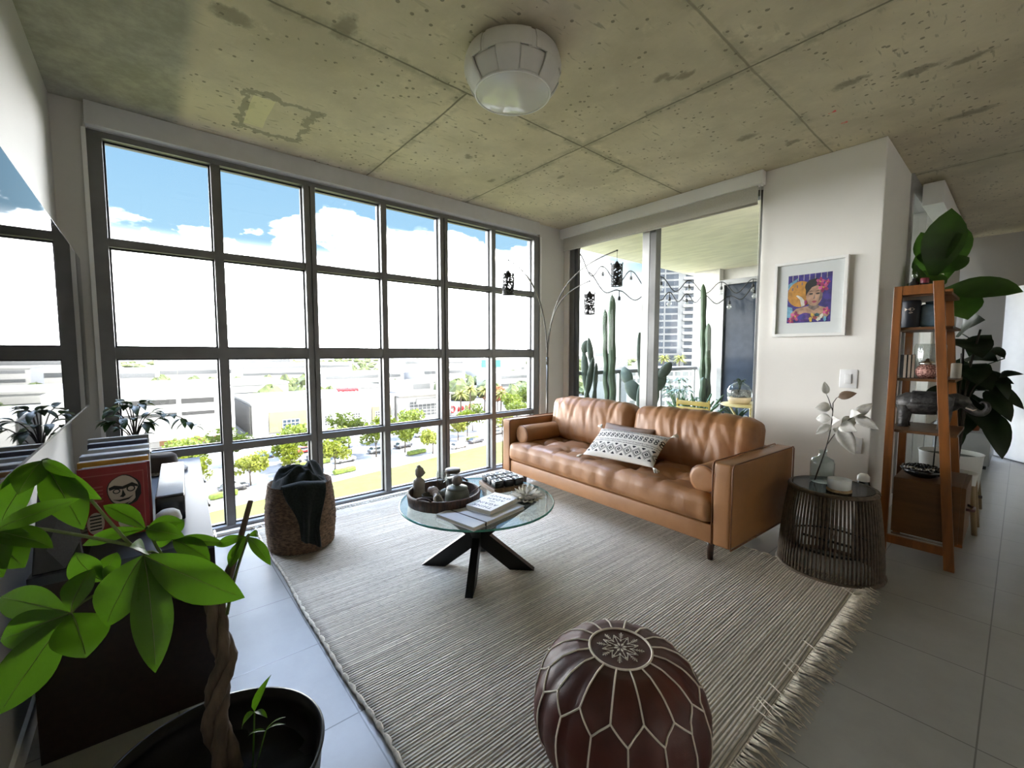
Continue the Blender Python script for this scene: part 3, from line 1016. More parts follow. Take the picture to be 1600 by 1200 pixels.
s1, s2, s3 = 0.155, 0.42, 0.495
dashed([pouf_pt(s1, 2 * pi * i / 72, 0.002) for i in range(73)], 0.0042)
for i in range(NP):
    a, am, b = rad(i), rad(i + .5), rad(i + 1)
    s2a, s2b = s2 + .012 * (i % 2), s2 + .012 * ((i + 1) % 2)
    dashed([pouf_pt(s1 + (s2a - s1) * k / 10, a, 0.002) for k in range(11)])
    dashed([pouf_pt(s2a + (s3 - s2a) * k / 6, a + (am - a) * k / 6, 0.002) for k in range(7)])
    dashed([pouf_pt(s2b + (s3 - s2b) * k / 6, b + (am - b) * k / 6, 0.002) for k in range(7)])
    dashed([pouf_pt(s3 + (0.97 - s3) * k / 12, am, 0.002) for k in range(13)])
ms.build('stitching', STITCH, pouf)
em = MB()
Zt = 0.3515


def flat(pts, z=Zt):
    em.add([(x, y, z) for x, y in pts], [list(range(len(pts)))])


def petal(a, r0, r1, w):
    r0, r1 = r0 * .84, r1 * .84
    c, s_ = cos(a), sin(a)
    rm = (r0 + r1) / 2
    flat([(c * r0, s_ * r0), (c * rm + s_ * w, s_ * rm - c * w), (c * r1, s_ * r1), (c * rm - s_ * w, s_ * rm + c * w)])


def stroke(p, q, w=0.0012):
    em.tube([(*p, Zt), (*q, Zt)], w, 4)


P = lambda r, a: (.84 * r * cos(a), .84 * r * sin(a))
for i in range(8):
    a = i * pi / 4 + 0.2
    petal(a, 0.006, 0.030, 0.0045)
    petal(a + pi / 8, 0.033, 0.047, 0.004)
    petal(a, 0.052, 0.066, 0.0035)
    stroke(P(0.073, a), P(0.042, a + pi / 8))
    stroke(P(0.073, a), P(0.042, a - pi / 8))
    stroke(P(0.030, a), P(0.052, a))
    b = a + pi / 8
    stroke(P(0.048, b), P(0.082, b))
    petal(b, 0.080, 0.092, 0.003)
    for rr in (0.058, 0.067, 0.075):
        for sg in (-1, 1):
            stroke(P(rr, b), P(rr + 0.007, b + sg * 0.10), 0.0009)
em.build('embroidered_star', STITCH, pouf)

# ================================================================ coffee table
CT = Vector((-2.03, 1.45, 0))
table = thing('coffee_table', 'round glass-topped coffee table on crossed black wooden legs', 'coffee table', (CT.x, CT.y, 0.014))
TZ = 0.398
m = MB().lathe([(0.0, TZ + .012), (0.446, TZ + .012)], n=96, smooth=False)
m.lathe([(0.446, TZ), (0.0, TZ)], n=96, smooth=False)
top = m.build('glass_top', TOPGLASS, table)
MB().lathe([(0.446, TZ), (0.450, TZ + .002), (0.450, TZ + .010), (0.446, TZ + .012)], n=96).build('glass_edge', EDGE, top)
for i, (sx, sy) in enumerate(((-1, -1), (1, -1), (1, 1), (-1, 1))):
    a, b = Vector((sx * .245, sy * .235, 0)), Vector((-sx * 0.185, -sy * 0.175, TZ))
    zmid = 0.0
    d = (b - a)
    side = Vector((-d.y, d.x, 0)).normalized() * 0.021
    hz = Vector((sx * 0.052, sy * 0.050, 0))
    off = Vector((0, 0, 0))
    vs = [a + side, a - side, a - side - hz * 2, a + side - hz * 2, b + side + hz, b - side + hz, b - side - hz, b + side - hz]
    MB().add(vs, [(0, 1, 2, 3), (7, 6, 5, 4), (0, 4, 5, 1), (1, 5, 6, 2), (2, 6, 7, 3), (3, 7, 4, 0)]).build('leg', BLKWOOD, table)
TT = TZ + 0.014 + 0.0125        # world height of the table top
# ================================================================ things on the coffee table
RATTAN = mat('dark_rattan', (0.055, 0.024, 0.013), 0.55, var=0.5, scale=30, stretch=(3, 3, 0.3), bump=0.5, bscale=60)
STONE = mat('warm_grey_stone', (0.34, 0.31, 0.27), 0.8, var=.12, scale=30, bump=.15, bscale=90)
SAGE = mat('sage_glaze', (0.13, 0.145, 0.115), 0.45, var=.12, scale=14)
TAUPE = mat('taupe_ball', (0.16, 0.13, 0.11), 0.6, var=.1)

TRX, TRY, TRR = -2.125, 1.28, 0.205
t = thing('tray', 'round dark woven rattan tray full of ornaments on the glass table', 'tray', (TRX, TRY, TT))
m = MB().lathe([(0, 0), (TRR - .01, 0), (TRR, .004), (TRR + .006, .058), (TRR + .002, .066), (TRR - .006, .066), (TRR - .010, .060), (TRR - .013, .012), (0, .010)], n=96,
               fn=lambda r, z, a: (r + (0.0022 * sin(a * 48) if r > .19 and z > 0.002 else 0), z))
m.build('body', RATTAN, t)
for a0 in (radians(118), radians(-62)):
    pts = [((TRR + .004) * cos(a0 + q * .22), (TRR + .004) * sin(a0 + q * .22), .068 + .014 * (1 - q * q)) for q in [i / 6 - 1 for i in range(13)]]
    MB().tube(pts, 0.006, 8).build('handle', RATTAN, t)
TR_Z = TT + 0.0105

t = thing('bust_figurine', 'small pale stone bust with a topknot at the window side of the tray', 'figurine', (-2.272, 1.198, TR_Z))
m = MB().lathe([(0, 0), (.034, 0), (.036, .012), (.030, .03), (.030, .055), (.033, .08), (.028, .098), (.015, .108), (.0125, .118)], n=24,
               fn=lambda r, z, a: (r * (1 + .22 * abs(cos(a - .9)) - .1), z))
m.build('torso', STONE, t)
m = MB().rbox((0.002, 0.003, 0.146), (.046, .052, .062), .022, 8,
              lambda p, n: p + Vector((0.6, 0.78, 0)) * (0.010 * math.exp(-((p.z + .004) / .009) ** 2 - ((p.x * .78 - p.y * .6) / .006) ** 2) if n.dot(Vector((.6, .78, 0))) > .3 else 0))
m.lathe([(.0, .188), (.009, .186), (.013, .178), (.012, .170), (.006, .166)], n=14)
m.lathe([(.0235, .150), (.0245, .158), (.020, .170), (.010, .176)], (0.001, 0.002, 0), n=20)
m.build('head', STONE, t)

t = thing('wine_glass', 'small clear stemmed glass standing behind the tray bust', 'glass', (-2.262, 1.345, TR_Z))
MB().lathe([(.026, 0), (.024, .003), (.004, .008), (.003, .045), (.008, .052), (.026, .066), (.032, .090), (.030, .118), (.029, .126)], n=32).build('bowl', glass_mat('wine_glass_clear', (.80, .82, .80), 3.0), t)
t = thing('candle_jar', 'glass jar with dark wooden lid and dark wax on the tray', 'candle jar', (-2.222, 1.402, TR_Z))
MB().lathe([(0, .002), (.044, .002), (.046, .01), (.046, .098), (.040, .110), (.040, .118)], n=36).build('jar', CLEAR, t)
MB().lathe([(0, .005), (.042, .005), (.042, .082), (0, .084)], n=32).build('wax', mat('dark_wax', (.05, .042, .036), .5), t)
MB().lathe([(0, .118), (.044, .118), (.046, .122), (.046, .136), (.043, .140), (0, .140)], n=36).build('lid', mat('dark_oak_lid', (.055, .042, .03), .5, var=.3, scale=9, stretch=(1, 6, 1)), t)
t = thing('canister', 'sage green lidded ceramic canister with a ball knob on the tray', 'canister', (-2.040, 1.315, TR_Z))
MB().lathe([(0, 0), (.060, 0), (.066, .006), (.070, .03), (.068, .055), (.060, .075), (.056, .080)], n=40).build('body', SAGE, t)
MB().lathe([(.056, .078), (.060, .080), (.060, .086), (.045, .094), (.02, .098), (0, .098)], n=40).build('lid', SAGE, t)
MB().lathe([(.010, .097), (.022, .104), (.030, .118), (.031, .128), (.027, .143), (.016, .153), (0, .157)], n=28).build('knob', TAUPE, t)


def bird(label, x, y, rz, m_, k=1.0):
    t = thing('bird_figurine', label, 'figurine', (x, y, TR_Z), rz)
    b = MB().lathe([(0, -.045), (.012, -.040), (.024, -.020), (.027, 0), (.022, .02), (.010, .034), (0, .037)], n=20, xf=Matrix.Translation((0, 0, .026 * k)) @ Matrix.Rotation(radians(72), 4, 'Y') @ Matrix.Scale(k, 4))
    b.lathe([(0, -.018), (.011, -.014), (.0175, 0), (.012, .014), (0, .018)], (.028 * k, 0, .056 * k), n=16)
    b.tube([(-.030 * k, 0, .026 * k), (-.058 * k, 0, .034 * k), (-.085 * k, 0, .030 * k)], [.012 * k, .009 * k, .003], 8)
    b.build('body', m_, t)
    MB().tube([(.044 * k, 0, .056 * k), (.057 * k, 0, .053 * k)], [.004, .0005], 6).build('beak', TAUPE, t)


bird('grey speckled ceramic bird beside the green canister', -2.165, 1.315, radians(55), mat('speckled_grey', (.24, .24, .22), .5, var=.4, scale=60), 0.95)
t = thing('seashell', 'pale pink and white spiral seashell beside the tray bust', 'seashell', (-2.215, 1.252, TR_Z))
m = MB()
sh = [(.012 + .022 * sin(pi * min(1, q * 1.25)) * (1 - q * .55), q) for q in [i / 24 for i in range(25)]]
m.tube([(-.04 + .105 * q, .012 * sin(q * 4), .034 - .020 * q) for r, q in sh], [r * (1 + .10 * sin(q * 40)) for r, q in sh], 16)
m.build('shell', mat('shell_pink', (.55, .46, .44), .4, var=.18, scale=25), t)
t = thing('wooden_bowl', 'small dark carved wooden bowl on the tray below the bust', 'bowl', (-2.170, 1.218, TR_Z))
MB().lathe([(0, 0), (.03, 0), (.046, .014), (.052, .032), (.049, .032), (.042, .016), (0, .006)], n=32).build('bowl', mat('carved_dark_wood', (.03, .016, .009), .5, var=.4, scale=20), t)
t = thing('agate_dish', 'pale-rimmed geode slice leaning inside the front of the tray', 'geode', (-2.045, 1.195, TR_Z))
xf = Matrix.Translation((0, 0, .034)) @ Matrix.Rotation(radians(28), 4, 'Z') @ Matrix.Rotation(radians(58), 4, 'Y')
MB().lathe([(0, .004), (.028, .004), (.035, .008), (.037, .002), (.034, -.004), (0, -.005)], n=28, xf=xf, fn=lambda r, z, a: (r * (1 + .07 * sin(a * 3 + 1) + .04 * sin(a * 7)), z)).build('rim', mat('pale_crystal', (.50, .47, .42), .3, var=.2, scale=40), t)
MB().lathe([(0, .0065), (.026, .0055)], n=24, xf=xf).build('face', mat('grey_crystal', (.16, .15, .145), .2, var=.5, scale=90), t)
t = thing('incense_stick', 'thin wooden incense stick leaning over the right rim of the tray', 'incense stick')
MB().tube([(-2.055, 1.395, TR_Z + .02), (-2.03, 1.475, TT + .074)], .0035, 8).build('stick', HONEY_D, t)
t = thing('tealight', 'tiny silver tealight cup on the tray beside the canister', 'candle', (-1.985, 1.385, TR_Z))
MB().lathe([(0, 0), (.019, 0), (.020, .014), (.018, .014), (.017, .008), (0, .008)], n=20).build('cup', CHROME, t)

# noughts-and-crosses set
gz = radians(-12)
GC = Vector((-2.125, 1.715, TT))
t = thing('game_board', 'wooden base of the noughts and crosses set on the glass table', 'game board', GC, gz)
MB().box(-.115, .115, -.115, .115, 0, .026).build('base', mat('oak_base', (.17, .095, .04), .5, var=.35, scale=7, stretch=(1, 7, 1)), t, bevel=.002)
cw = [('corner nearest the tray', 0, 0), ('middle of the tray-side row', 1, 0), ('corner nearest the books', 2, 0), ('middle of the window-side row', 0, 1), ('centre of the grid', 1, 1), ('middle of the succulent-side row', 2, 1),
      ('corner nearest the window', 0, 2), ('middle of the sofa-side row', 1, 2), ('corner nearest the sofa', 2, 2)]
marks = ['O', 'O', 'O', 'X', 'O', 'X', 'O', 'X', 'O']
BLKP = mat('black_lacquer', (.012, .012, .014), .25)
WHT = mat('white_lacquer', (.70, .70, .69), .35)
for (lab, i, j), mk in zip(cw, marks):
    p = GC + Matrix.Rotation(gz, 3, 'Z') @ Vector(((i - 1) * .070, (j - 1) * .070, .0262))
    b = thing('game_block', 'black game cube with a white %s top, %s' % ('ring-marked' if mk == 'O' else 'cross-marked', lab), 'game block', p, gz, 'noughts and crosses blocks on the wooden base')
    MB().rbox((0, 0, .021), (.059, .059, .042), .003, 2).build('cube', BLKP, b)
    MB().box(-.022, .022, -.022, .022, .042, .0445).build('tile', WHT, b)
    if mk == 'O':
        MB().tube([(.011 * cos(a), .011 * sin(a), .0448) for a in [2 * pi * q / 20 for q in range(21)]], .0022, 5).build('ring', BLKP, b)
    else:
        MB().tube([(-.011, -.011, .0448), (.011, .011, .0448)], .0022, 5).tube([(-.011, .011, .0448), (.011, -.011, .0448)], .0022, 5).build('cross', BLKP, b)

# books
PAPER = mat('page_paper', (.62, .58, .50), .8, var=.08, scale=200, stretch=(1, 1, 20))
COVER = mat('white_cover', (.72, .72, .73), .35, var=.02)


def book(name, label, c, ex, L, W, T, cov, z):
    x = Vector(ex).normalized()
    t = thing(name, label, 'book')
    t.matrix_world = frame_xf((c[0], c[1], z), x, Vector((-x[1], x[0], 0)))
    MB().box(-L / 2 + .003, L / 2 - .003, -W / 2 + .003, W / 2 - .003, .003, T - .003).build('pages', PAPER, t)
    MB().box(-L / 2, L / 2, -W / 2, W / 2, 0, .003).box(-L / 2, L / 2, -W / 2, W / 2, T - .003, T).box(-L / 2, L / 2, W / 2 - .003, W / 2, .003, T - .003).build('cover', cov, t)
    return t


# the large one: long side runs away from the camera
big = book('book', 'large white hardback with a dark elastic strap lying under the smaller book', (-1.832, 1.335), (-.17, .985, 0), .395, .275, .020, COVER, TT)
MB().box(-.115, -.108, -.139, .139, -.0006, .0212).build('strap', mat('dark_strap', (.035, .018, .022), .6), big)
sm = book('book', 'small white book titled THINK AGAIN lying on the larger book', (-1.838, 1.415), (-.26, .965, 0), .255, .165, .026, COVER, TT + .0215)
INK = mat('blue_ink', (.05, .075, .16), .5)
rot = Matrix.Rotation(radians(-90), 4, 'Z') @ Matrix.Rotation(radians(0), 4, 'Z')
# text reads with its foot to the sofa: right = -local y ... set out line by line along the long side
xr, yu = Vector((0, 1, 0)), Vector((-1, 0, 0))
for k, (line, sz) in enumerate((('THINK', .038), ('AGAIN', .038), ('with', .020), ('ADAM', .036), ('GRANT', .036))):
    lx = -.092 + (0, .047, .086, .122, .167)[k]
    xf = frame_xf((lx, 0.0, .0262), xr, yu)
    text_obj('title_line', line, sz, INK, sm, xf, spacing=1.15)

t = thing('succulent', 'pale artificial succulent in a low black pot on the glass table', 'succulent', (-1.795, 1.625, TT))
MB().lathe([(0, 0), (.050, 0), (.060, .012), (.060, .034), (.054, .036), (.050, .028), (0, .026)], n=32).build('pot', BLKP, t)
m = MB()
for ring, (cnt, rr, zz, L, W) in enumerate(((15, .014, .046, .092, .030), (13, .012, .054, .078, .028), (10, .009, .062, .060, .025), (6, .005, .068, .036, .019))):
    for i in range(cnt):
        a = 2 * pi * i / cnt + ring * .3
        h = Vector((rr * cos(a), rr * sin(a), zz - .010))
        tip = h + Vector((cos(a) * L, sin(a) * L, .004 + .012 * ring))
        leaf(m, h, tip, W, sag=-.008, fold=.35, n=5, shape=1.25)
m.build('leaves', mat('bleached_succulent', (.66, .62, .53), .6, var=.15, scale=30), t, solid=.003)

# ================================================================ basket and blanket
BX, BY, BR_, BH = -3.04, 0.735, 0.200, 0.425


def wicker():
    m = mat('seagrass_rope', (0.20, 0.125, 0.075), 0.85, var=.5, scale=40, stretch=(1, 1, 3), bump=0.8, bscale=110)
    return m


bas = thing('basket', 'tall brown coiled seagrass basket by the window corner of the rug', 'basket', (BX, BY, 0.017))
prof = [(0, 0), (.175, 0), (.19, .006)]
for i in range(30):
    z = .012 + (BH - .02) * i / 29
    r = .19 + .018 * sin(pi * min(1, z / BH * 1.05)) - .004 * (z / BH)
    prof += [(r + .006, z), (r, z + .007)]
prof += [(.190, BH), (.180, BH - .003), (.178, BH - .2), (.172, .02), (0, .015)]
MB().lathe(prof, n=120, fn=lambda r, z, a: (r + (.0035 * sin(a * 60 + z * 300) + .005 * nz((cos(a) * 8, sin(a) * 8, z * 30), 1) if r > .184 else 0), z)).build('coil_wall', wicker(), bas)
BLANK = mat('charcoal_green_knit', (0.014, 0.018, 0.016), 0.95, var=.25, scale=90, bump=.3, bscale=260, sheen=.12, spec=.15)
t = thing('blanket', 'dark charcoal-green blanket heaped in the basket with one end hanging out', 'blanket', (BX, BY, 0.017))


def heap(u, v):
    a = u * 2 * pi
    r = .172 * (v ** .8)
    x, y = r * cos(a), r * sin(a)
    wx, wy = x + .03 * nz((x * 9, y * 9, 5), 1, 2), y + .03 * nz((x * 9, y * 9, 7), 1, 3)
    h = BH - .05 + .075 * (1 - v ** 2.5) + (1 - v ** 5) * (.16 * max(0, .42 - abs(nz((wx * 6, wy * 6, 0), 1, 4))) + .07 * max(0, .35 - abs(nz((wx * 13, wy * 13, 3), 1, 8)))) + .06 * math.exp(-((x + .05) ** 2 + (y + .03) ** 2) / .006) + .05 * math.exp(-((x + .06) ** 2 + (y - .12) ** 2) / .003)
    return (x, y, h)


m = MB().grid(heap, 110, 46, closed_u=True)
# the hanging end, laid over the rim on the room side
dirr = Vector((1, -.15, 0)).normalized()
tang = Vector((-dirr.y, dirr.x, 0))


def flap(u, v):
    wdt = .125 - .078 * v + .012 * sin(v * 7)
    s_ = (u - .5) * 2
    L = .46 * v
    if L < .09:
        rr, z = .10 + L * 1.33, BH - .012 + .055 * sin(L / .09 * 2.2)
    else:
        k = (L - .09)
        rr, z = .222 + .012 * min(1, k * 14) - .01 * k, BH + .015 - k * .98
    fold = .014 * sin(s_ * 5 + v * 4) * (.4 + v) + .012 * nz((s_ * 2, v * 4, 1), 1, 6)
    p = dirr * (rr + max(-.002, fold)) + tang * (s_ * wdt + .03 * v)
    return (p.x, p.y, z - .02 * abs(s_) * (1 - v) - .03 * v * s_)


m.grid(flap, 28, 44)
m.build('cloth', BLANK, t, solid=.006)

# ================================================================ arc lamp in the corner
BLKMET = mat('black_metal', (.012, .012, .012), .4, metal=.3)
NICK = mat('brushed_nickel', (.16, .15, .135), .35, metal=.7, var=.05)
t = thing('arc_lamp', 'tall three-armed arc floor lamp in the corner behind the sofa', 'floor lamp', (-3.47, 3.455, 0))
MB().lathe([(0, 0), (.13, 0), (.13, .012), (.10, .022), (.02, .028), (0, .028)], n=40).build('base', NICK, t)
MB().tube([(0, 0, .02), (0, 0, 1.22)], .0135, 12).tube([(0, 0, 1.16), (0, 0, 1.24)], .017, 12).build('pole', NICK, t)
random.seed(12)
for tip, rise, rad_ in (((.17, -.715, 2.195), .62, .058), ((.895, .045, 2.27), .75, .054), ((.57, .035, 2.02), .62, .054)):
    tip = Vector(tip)
    hx = Vector((tip.x, tip.y, 0))
    path = bez((0, 0, 1.20), (hx.x * .02, hx.y * .02, 1.20 + rise), tip - hx * .62 + Vector((0, 0, -.08)), tip, 22)
    a = MB().tube(path, [.009 - .003 * i / 22 for i in range(23)], 8).build('arm', NICK, t)
    cl = .10
    MB().tube([tip, tip - Vector((0, 0, cl))], .0022, 6).lathe([(0, .008), (.009, .004), (.009, -.006), (0, -.008)], tip, 12).build('cord', BLKMET, a)
    top = tip.z - cl - .035
    sh = MB()
    nA, nZ = 30, 22
    hgt = .205
    for iz in range(nZ):
        for ia in range(nA):
            solid = iz in (0, nZ - 1) or random.random() < .66
            if not solid:
                continue
            z0 = top - hgt * iz / nZ
            z1 = top - hgt * (iz + 1) / nZ
            a0, a1 = 2 * pi * ia / nA, 2 * pi * (ia + 1) / nA
            for rr in (rad_,):
                sh.add([(tip.x + rr * cos(q), tip.y + rr * sin(q), z) for q, z in ((a0, z0), (a1, z0), (a1, z1), (a0, z1))], [(0, 1, 2, 3)])
    for aa in (0.6, 0.6 + pi / 2, .6 + pi, .6 + 3 * pi / 2):
        sh.tube([(tip.x + rad_ * cos(aa), tip.y + rad_ * sin(aa), top + .018), (tip.x + rad_ * cos(aa), tip.y + rad_ * sin(aa), top)], .004, 5)
    shade = sh.build('lamp_shade', BLKMET, a, solid=.003)
    MB().lathe([(.003, top + .036), (.012, top + .026), (.030, top - .004), (.032, top - .022), (.018, top - .034), (0, top - .034)], (tip.x, tip.y, 0), 20).build('socket', BLKMET, shade)

# ================================================================ picture, switch, outlet
pic = thing('framed_picture', 'white framed portrait of a woman with pink flowers on the wall', 'picture', (-1.0755, 3.879, 1.70))
FWD, FHT = 0.476, 0.575
w2, h2 = FWD / 2, FHT / 2
fb = MB()
t_ = .022
for x0, x1, z0, z1 in ((-w2, w2, h2 - t_, h2), (-w2, w2, -h2, -h2 + t_), (-w2, -w2 + t_, -h2 + t_, h2 - t_), (w2 - t_, w2, -h2 + t_, h2 - t_)):
    fb.box(x0, x1, -.034, 0, z0, z1)
fb.build('frame', WHITE, pic, bevel=.0015)
MB().box(-w2 + t_, w2 - t_, -.014, -.002, -h2 + t_, h2 - t_).build('mat_board', mat('mat_board', (.74, .74, .75), .7, var=.01), pic)
PW, PHH = .285, .365
cm = {k: mat('paint_' + k, c, .6, var=v, scale=28) for k, c, v in (('violet', (.045, .028, .22), .35), ('ochre', (.52, .23, .03), .25), ('skin', (.44, .25, .165), .25), ('shade', (.17, .12, .11), .4), ('hair', (.012, .010, .012), .4),
      ('pink', (.58, .10, .24), .35), ('rose', (.33, .025, .12), .4), ('purple', (.10, .035, .22), .4), ('sky', (.16, .36, .52), .3), ('lip', (.34, .07, .07), .2), ('cream', (.66, .60, .52), .2), ('gold', (.60, .38, .05), .3), ('teal', (.03, .10, .12), .4))}
keys = list(cm)
pm = MB()
lev = [0]


def P2(u, v):
    return ((u - .5) * PW, -.0145 - lev[0] * .00006, (v - .5) * PHH)


def shape(pts, k):
    lev[0] += 1
    pm.add([P2(*p) for p in pts], [list(range(len(pts)))], keys.index(k))


def ell(cx, cy, rx, ry, k, rot_=0, n=20, wob=0):
    c_, s_ = cos(rot_), sin(rot_)
    pts = []
    for i in range(n):
        a = 2 * pi * i / n
        q = 1 + wob * sin(a * 5)
        x, y = rx * q * cos(a), ry * q * sin(a)
        pts.append((min(.998, max(.002, cx + x * c_ - y * s_)), min(.998, max(.002, cy + x * s_ + y * c_))))
    shape(pts, k)


shape([(0, 0), (1, 0), (1, 1), (0, 1)], 'violet')
shape([(0, .12), (.16, .10), (.12, .32), (0, .36)], 'sky')
shape([(0, .82), (.25, .95), (.2, .86), (0, .70)], 'sky')
ell(.30, .60, .31, .27, 'ochre', 0, 28)
for i in range(7):
    x = .1 + .13 * i
    shape([(x, .88), (x + .012, .88), (x + .012, 1), (x, 1)], 'cream')
shape([(.08, .2), (.22, .30), (.45, .335), (.72, .335), (.92, .28), (.98, .16), (.9, .08), (.1, .08)], 'skin')
shape([(.50, .30), (.50, .42), (.70, .42), (.74, .30), (.62, .24)], 'shade')
ell(.60, .74, .20, .15, 'hair')
ell(.62, .55, .185, .215, 'skin', -.1, 26)
shape([(.72, .42), (.80, .50), (.805, .64), (.76, .72), (.745, .55)], 'shade')
shape([(.43, .55), (.42, .70), (.50, .86), (.66, .90), (.78, .82), (.70, .76), (.56, .72), (.47, .62)], 'hair')
for ex_, in ((.545,), (.70,)):
    ell(ex_, .585, .045, .016, 'hair', .05)
    shape([(ex_ - .06, .63), (ex_, .652), (ex_ + .06, .635), (ex_, .638)], 'hair')
shape([(.625, .58), (.64, .49), (.60, .475)], 'shade')
ell(.625, .425, .058, .018, 'lip')
ell(.625, .412, .04, .010, 'rose')
for cx, cy, s_ in ((.74, .82, .085), (.82, .70, .10), (.90, .80, .055), (.20, .14, .10), (.90, .22, .075), (.10, .05, .07)):
    for i in range(5):
        a = i * 2 * pi / 5 + cx * 7
        ell(cx + s_ * .62 * cos(a), cy + s_ * .55 * sin(a), s_ * .55, s_ * .38, 'pink' if i % 2 else 'rose', a, 12, .08)
    ell(cx, cy, s_ * .22, s_ * .2, 'gold')
ell(.42, .11, .17, .09, 'purple', .1, 18, .05)
ell(.36, .12, .09, .06, 'violet')
for cx, cy, k in ((.60, .14, 'gold'), (.56, .06, 'gold'), (.66, .09, 'lip'), (.74, .06, 'cream'), (.80, .12, 'cream'), (.88, .06, 'sky'), (.70, .15, 'teal')):
    ell(cx, cy, .055, .035, k, cx * 9, 12, .2)
shape([(.34, .33), (.42, .36), (.40, .46), (.34, .53), (.24, .58), (.20, .57), (.30, .48)], 'cream')
shape([(.42, .34), (.47, .42), (.44, .47), (.40, .44)], 'rose')
for a in range(3):
    shape([(.10 + a * .11, .68 + a * .05), (.13 + a * .11, .68 + a * .05), (.13 + a * .11, .74 + a * .05), (.10 + a * .11, .74 + a * .05)], 'shade')
pm.build('print', [cm[k] for k in keys], pic)
MB().add([(-w2 + t_, -.026, -h2 + t_), (w2 - t_, -.026, -h2 + t_), (w2 - t_, -.026, h2 - t_), (-w2 + t_, -.026, h2 - t_)], [(0, 1, 2, 3)]).build('glazing', CLEAR, pic)

t = thing('light_switch', 'white rocker light switch on the wall below the picture', 'light switch', (-.809, 3.880, 1.098))
SWM = mat('switch_white', (.76, .76, .76), .35, var=.01)
MB().rbox((0, -.003, 0), (.104, .008, .135), .003, 2).build('plate', SWM, t)
MB().rbox((0, -.009, 0), (.040, .010, .070), .003, 2).build('rocker', SWM, t)
t = thing('power_outlet', 'white power outlet low on the wall behind the vase branch', 'outlet', (-.745, 3.880, .62))
MB().rbox((0, -.003, 0), (.070, .007, .115), .003, 2).build('plate', SWM, t)
MB().box(-.017, .017, -.0075, -.006, .008, .040).box(-.017, .017, -.0075, -.006, -.040, -.008).build('socket', WHITE, t)

# ================================================================ side table, vase, candle
SX, SY = -0.690, 3.07
t = thing('side_table', 'brown corded drum side table with a dark glass top by the sofa', 'side table', (SX, SY, 0.0))
CORDM = mat('brown_cord', (.085, .060, .040), .7, var=.3, scale=40)
STH = .50


def ringpts(r, z, n=60):
    return [(r * cos(2 * pi * i / n), r * sin(2 * pi * i / n), z) for i in range(n + 1)]


MB().tube(ringpts(.210, STH - .012), .013, 8).build('top_ring', CORDM, t)
MB().tube(ringpts(.258, .013), .013, 8).build('base_ring', CORDM, t)
m = MB()
for i in range(76):
    a = 2 * pi * i / 76
    pts = []
    for k in range(7):
        q = k / 6
        r = .212 + (.256 - .212) * (1 - (1 - q) ** 1.6)
        pts.append((r * cos(a), r * sin(a), STH - .015 - (STH - .03) * q))
    m.tube(pts, .0058, 5)
tag(m.build('cord_weave', CORDM, t))
MB().tube([(-.14, 0, .16), (.14, 0, .16)], .008, 6).tube([(0, -.14, .16), (0, .14, .16)], .008, 6).tube(ringpts(.235, .16, 40), .007, 6).build('inner_brace', BLKMET, t)
m = MB().lathe([(0, STH), (.200, STH)], n=64, smooth=False).lathe([(.200, STH), (.200, STH - .008), (0, STH - .008)], n=64, smooth=False)
m.build('glass_top', glass_mat('smoked_glass', (.22, .22, .22), .45), t)

vx, vy = SX - .06, SY + .025
t = thing('glass_vase', 'clear round-shouldered glass bottle vase holding the silver branch', 'vase', (vx, vy, STH + .001))
MB().lathe([(0, .003), (.052, .003), (.060, .010), (.062, .03), (.062, .12), (.054, .145), (.032, .158), (.021, .164), (.020, .195), (.024, .199), (.022, .200), (.018, .197)], n=40).build('bottle', glass_mat('blue_grey_glass', (.74, .82, .82), 1.4), t)
t = thing('artificial_branch', 'silver-white magnolia branch leaning out of the glass vase', 'branch')
BARK = mat('dark_bark', (.035, .026, .02), .8, var=.3)
bpts = bez((vx - .03, vy - .02, STH + .012), (vx + .0, vy, .66), (-.70, 3.07, .80), (-.705, 3.06, .99), 12)
m = MB().tube(bpts, [.004 - .0015 * i / 12 for i in range(13)], 6)
m.tube([bpts[6], (-.66, 3.06, .87), (-.60, 3.05, .925)], [.003, .0025, .002], 5)
m.tube([bpts[11], (-.73, 3.06, 1.02), (-.74, 3.06, 1.04)], [.0025, .002, .0015], 5)
m.tube([bpts[12], (-.69, 3.06, 1.02), (-.68, 3.06, 1.03)], [.0025, .002, .0015], 5)
m.build('stem', BARK, t)
m, mb2 = MB(), MB()
for hx, hz, tx, tz, wd, dy, brown in ((-.74, 1.04, -.752, 1.115, .040, .0, 0), (-.682, 1.025, -.60, 1.055, .050, .02, 1), (-.712, .965, -.79, .955, .060, -.02, 0), (-.708, .90, -.79, .885, .058, .02, 0),
                                      (-.708, .86, -.775, .80, .050, -.03, 0), (-.70, .88, -.655, .90, .055, -.05, 0), (-.60, .925, -.525, 1.005, .055, .02, 0), (-.60, .92, -.488, .865, .060, -.02, 0),
                                      (-.66, .87, -.60, .90, .07, .05, 0), (-.665, .865, -.575, .845, .075, -.05, 0), (-.67, .85, -.585, .71, .085, -.03, 2), (-.70, .84, -.60, .80, .07, .03, 2), (-.62, .93, -.56, .95, .05, -.06, 0)):
    leaf(mb2 if brown == 1 else m, (hx, 3.06, hz), (tx, 3.06 + dy, tz), wd, sag=.010, fold=.3, n=7, up=(.2, -1, .35))
m.build('leaves', mat('silver_leaf', (.55, .53, .50), .45, var=.15, scale=40, trans=.15), t, solid=.001)
mb2.build('dried_leaf', mat('dried_leaf', (.20, .13, .085), .7, var=.25), t, solid=.001)
t = thing('candle', 'wide white candle in a pale bowl on a cork base on the side table', 'candle', (SX + .055, SY - .10, STH + .001))
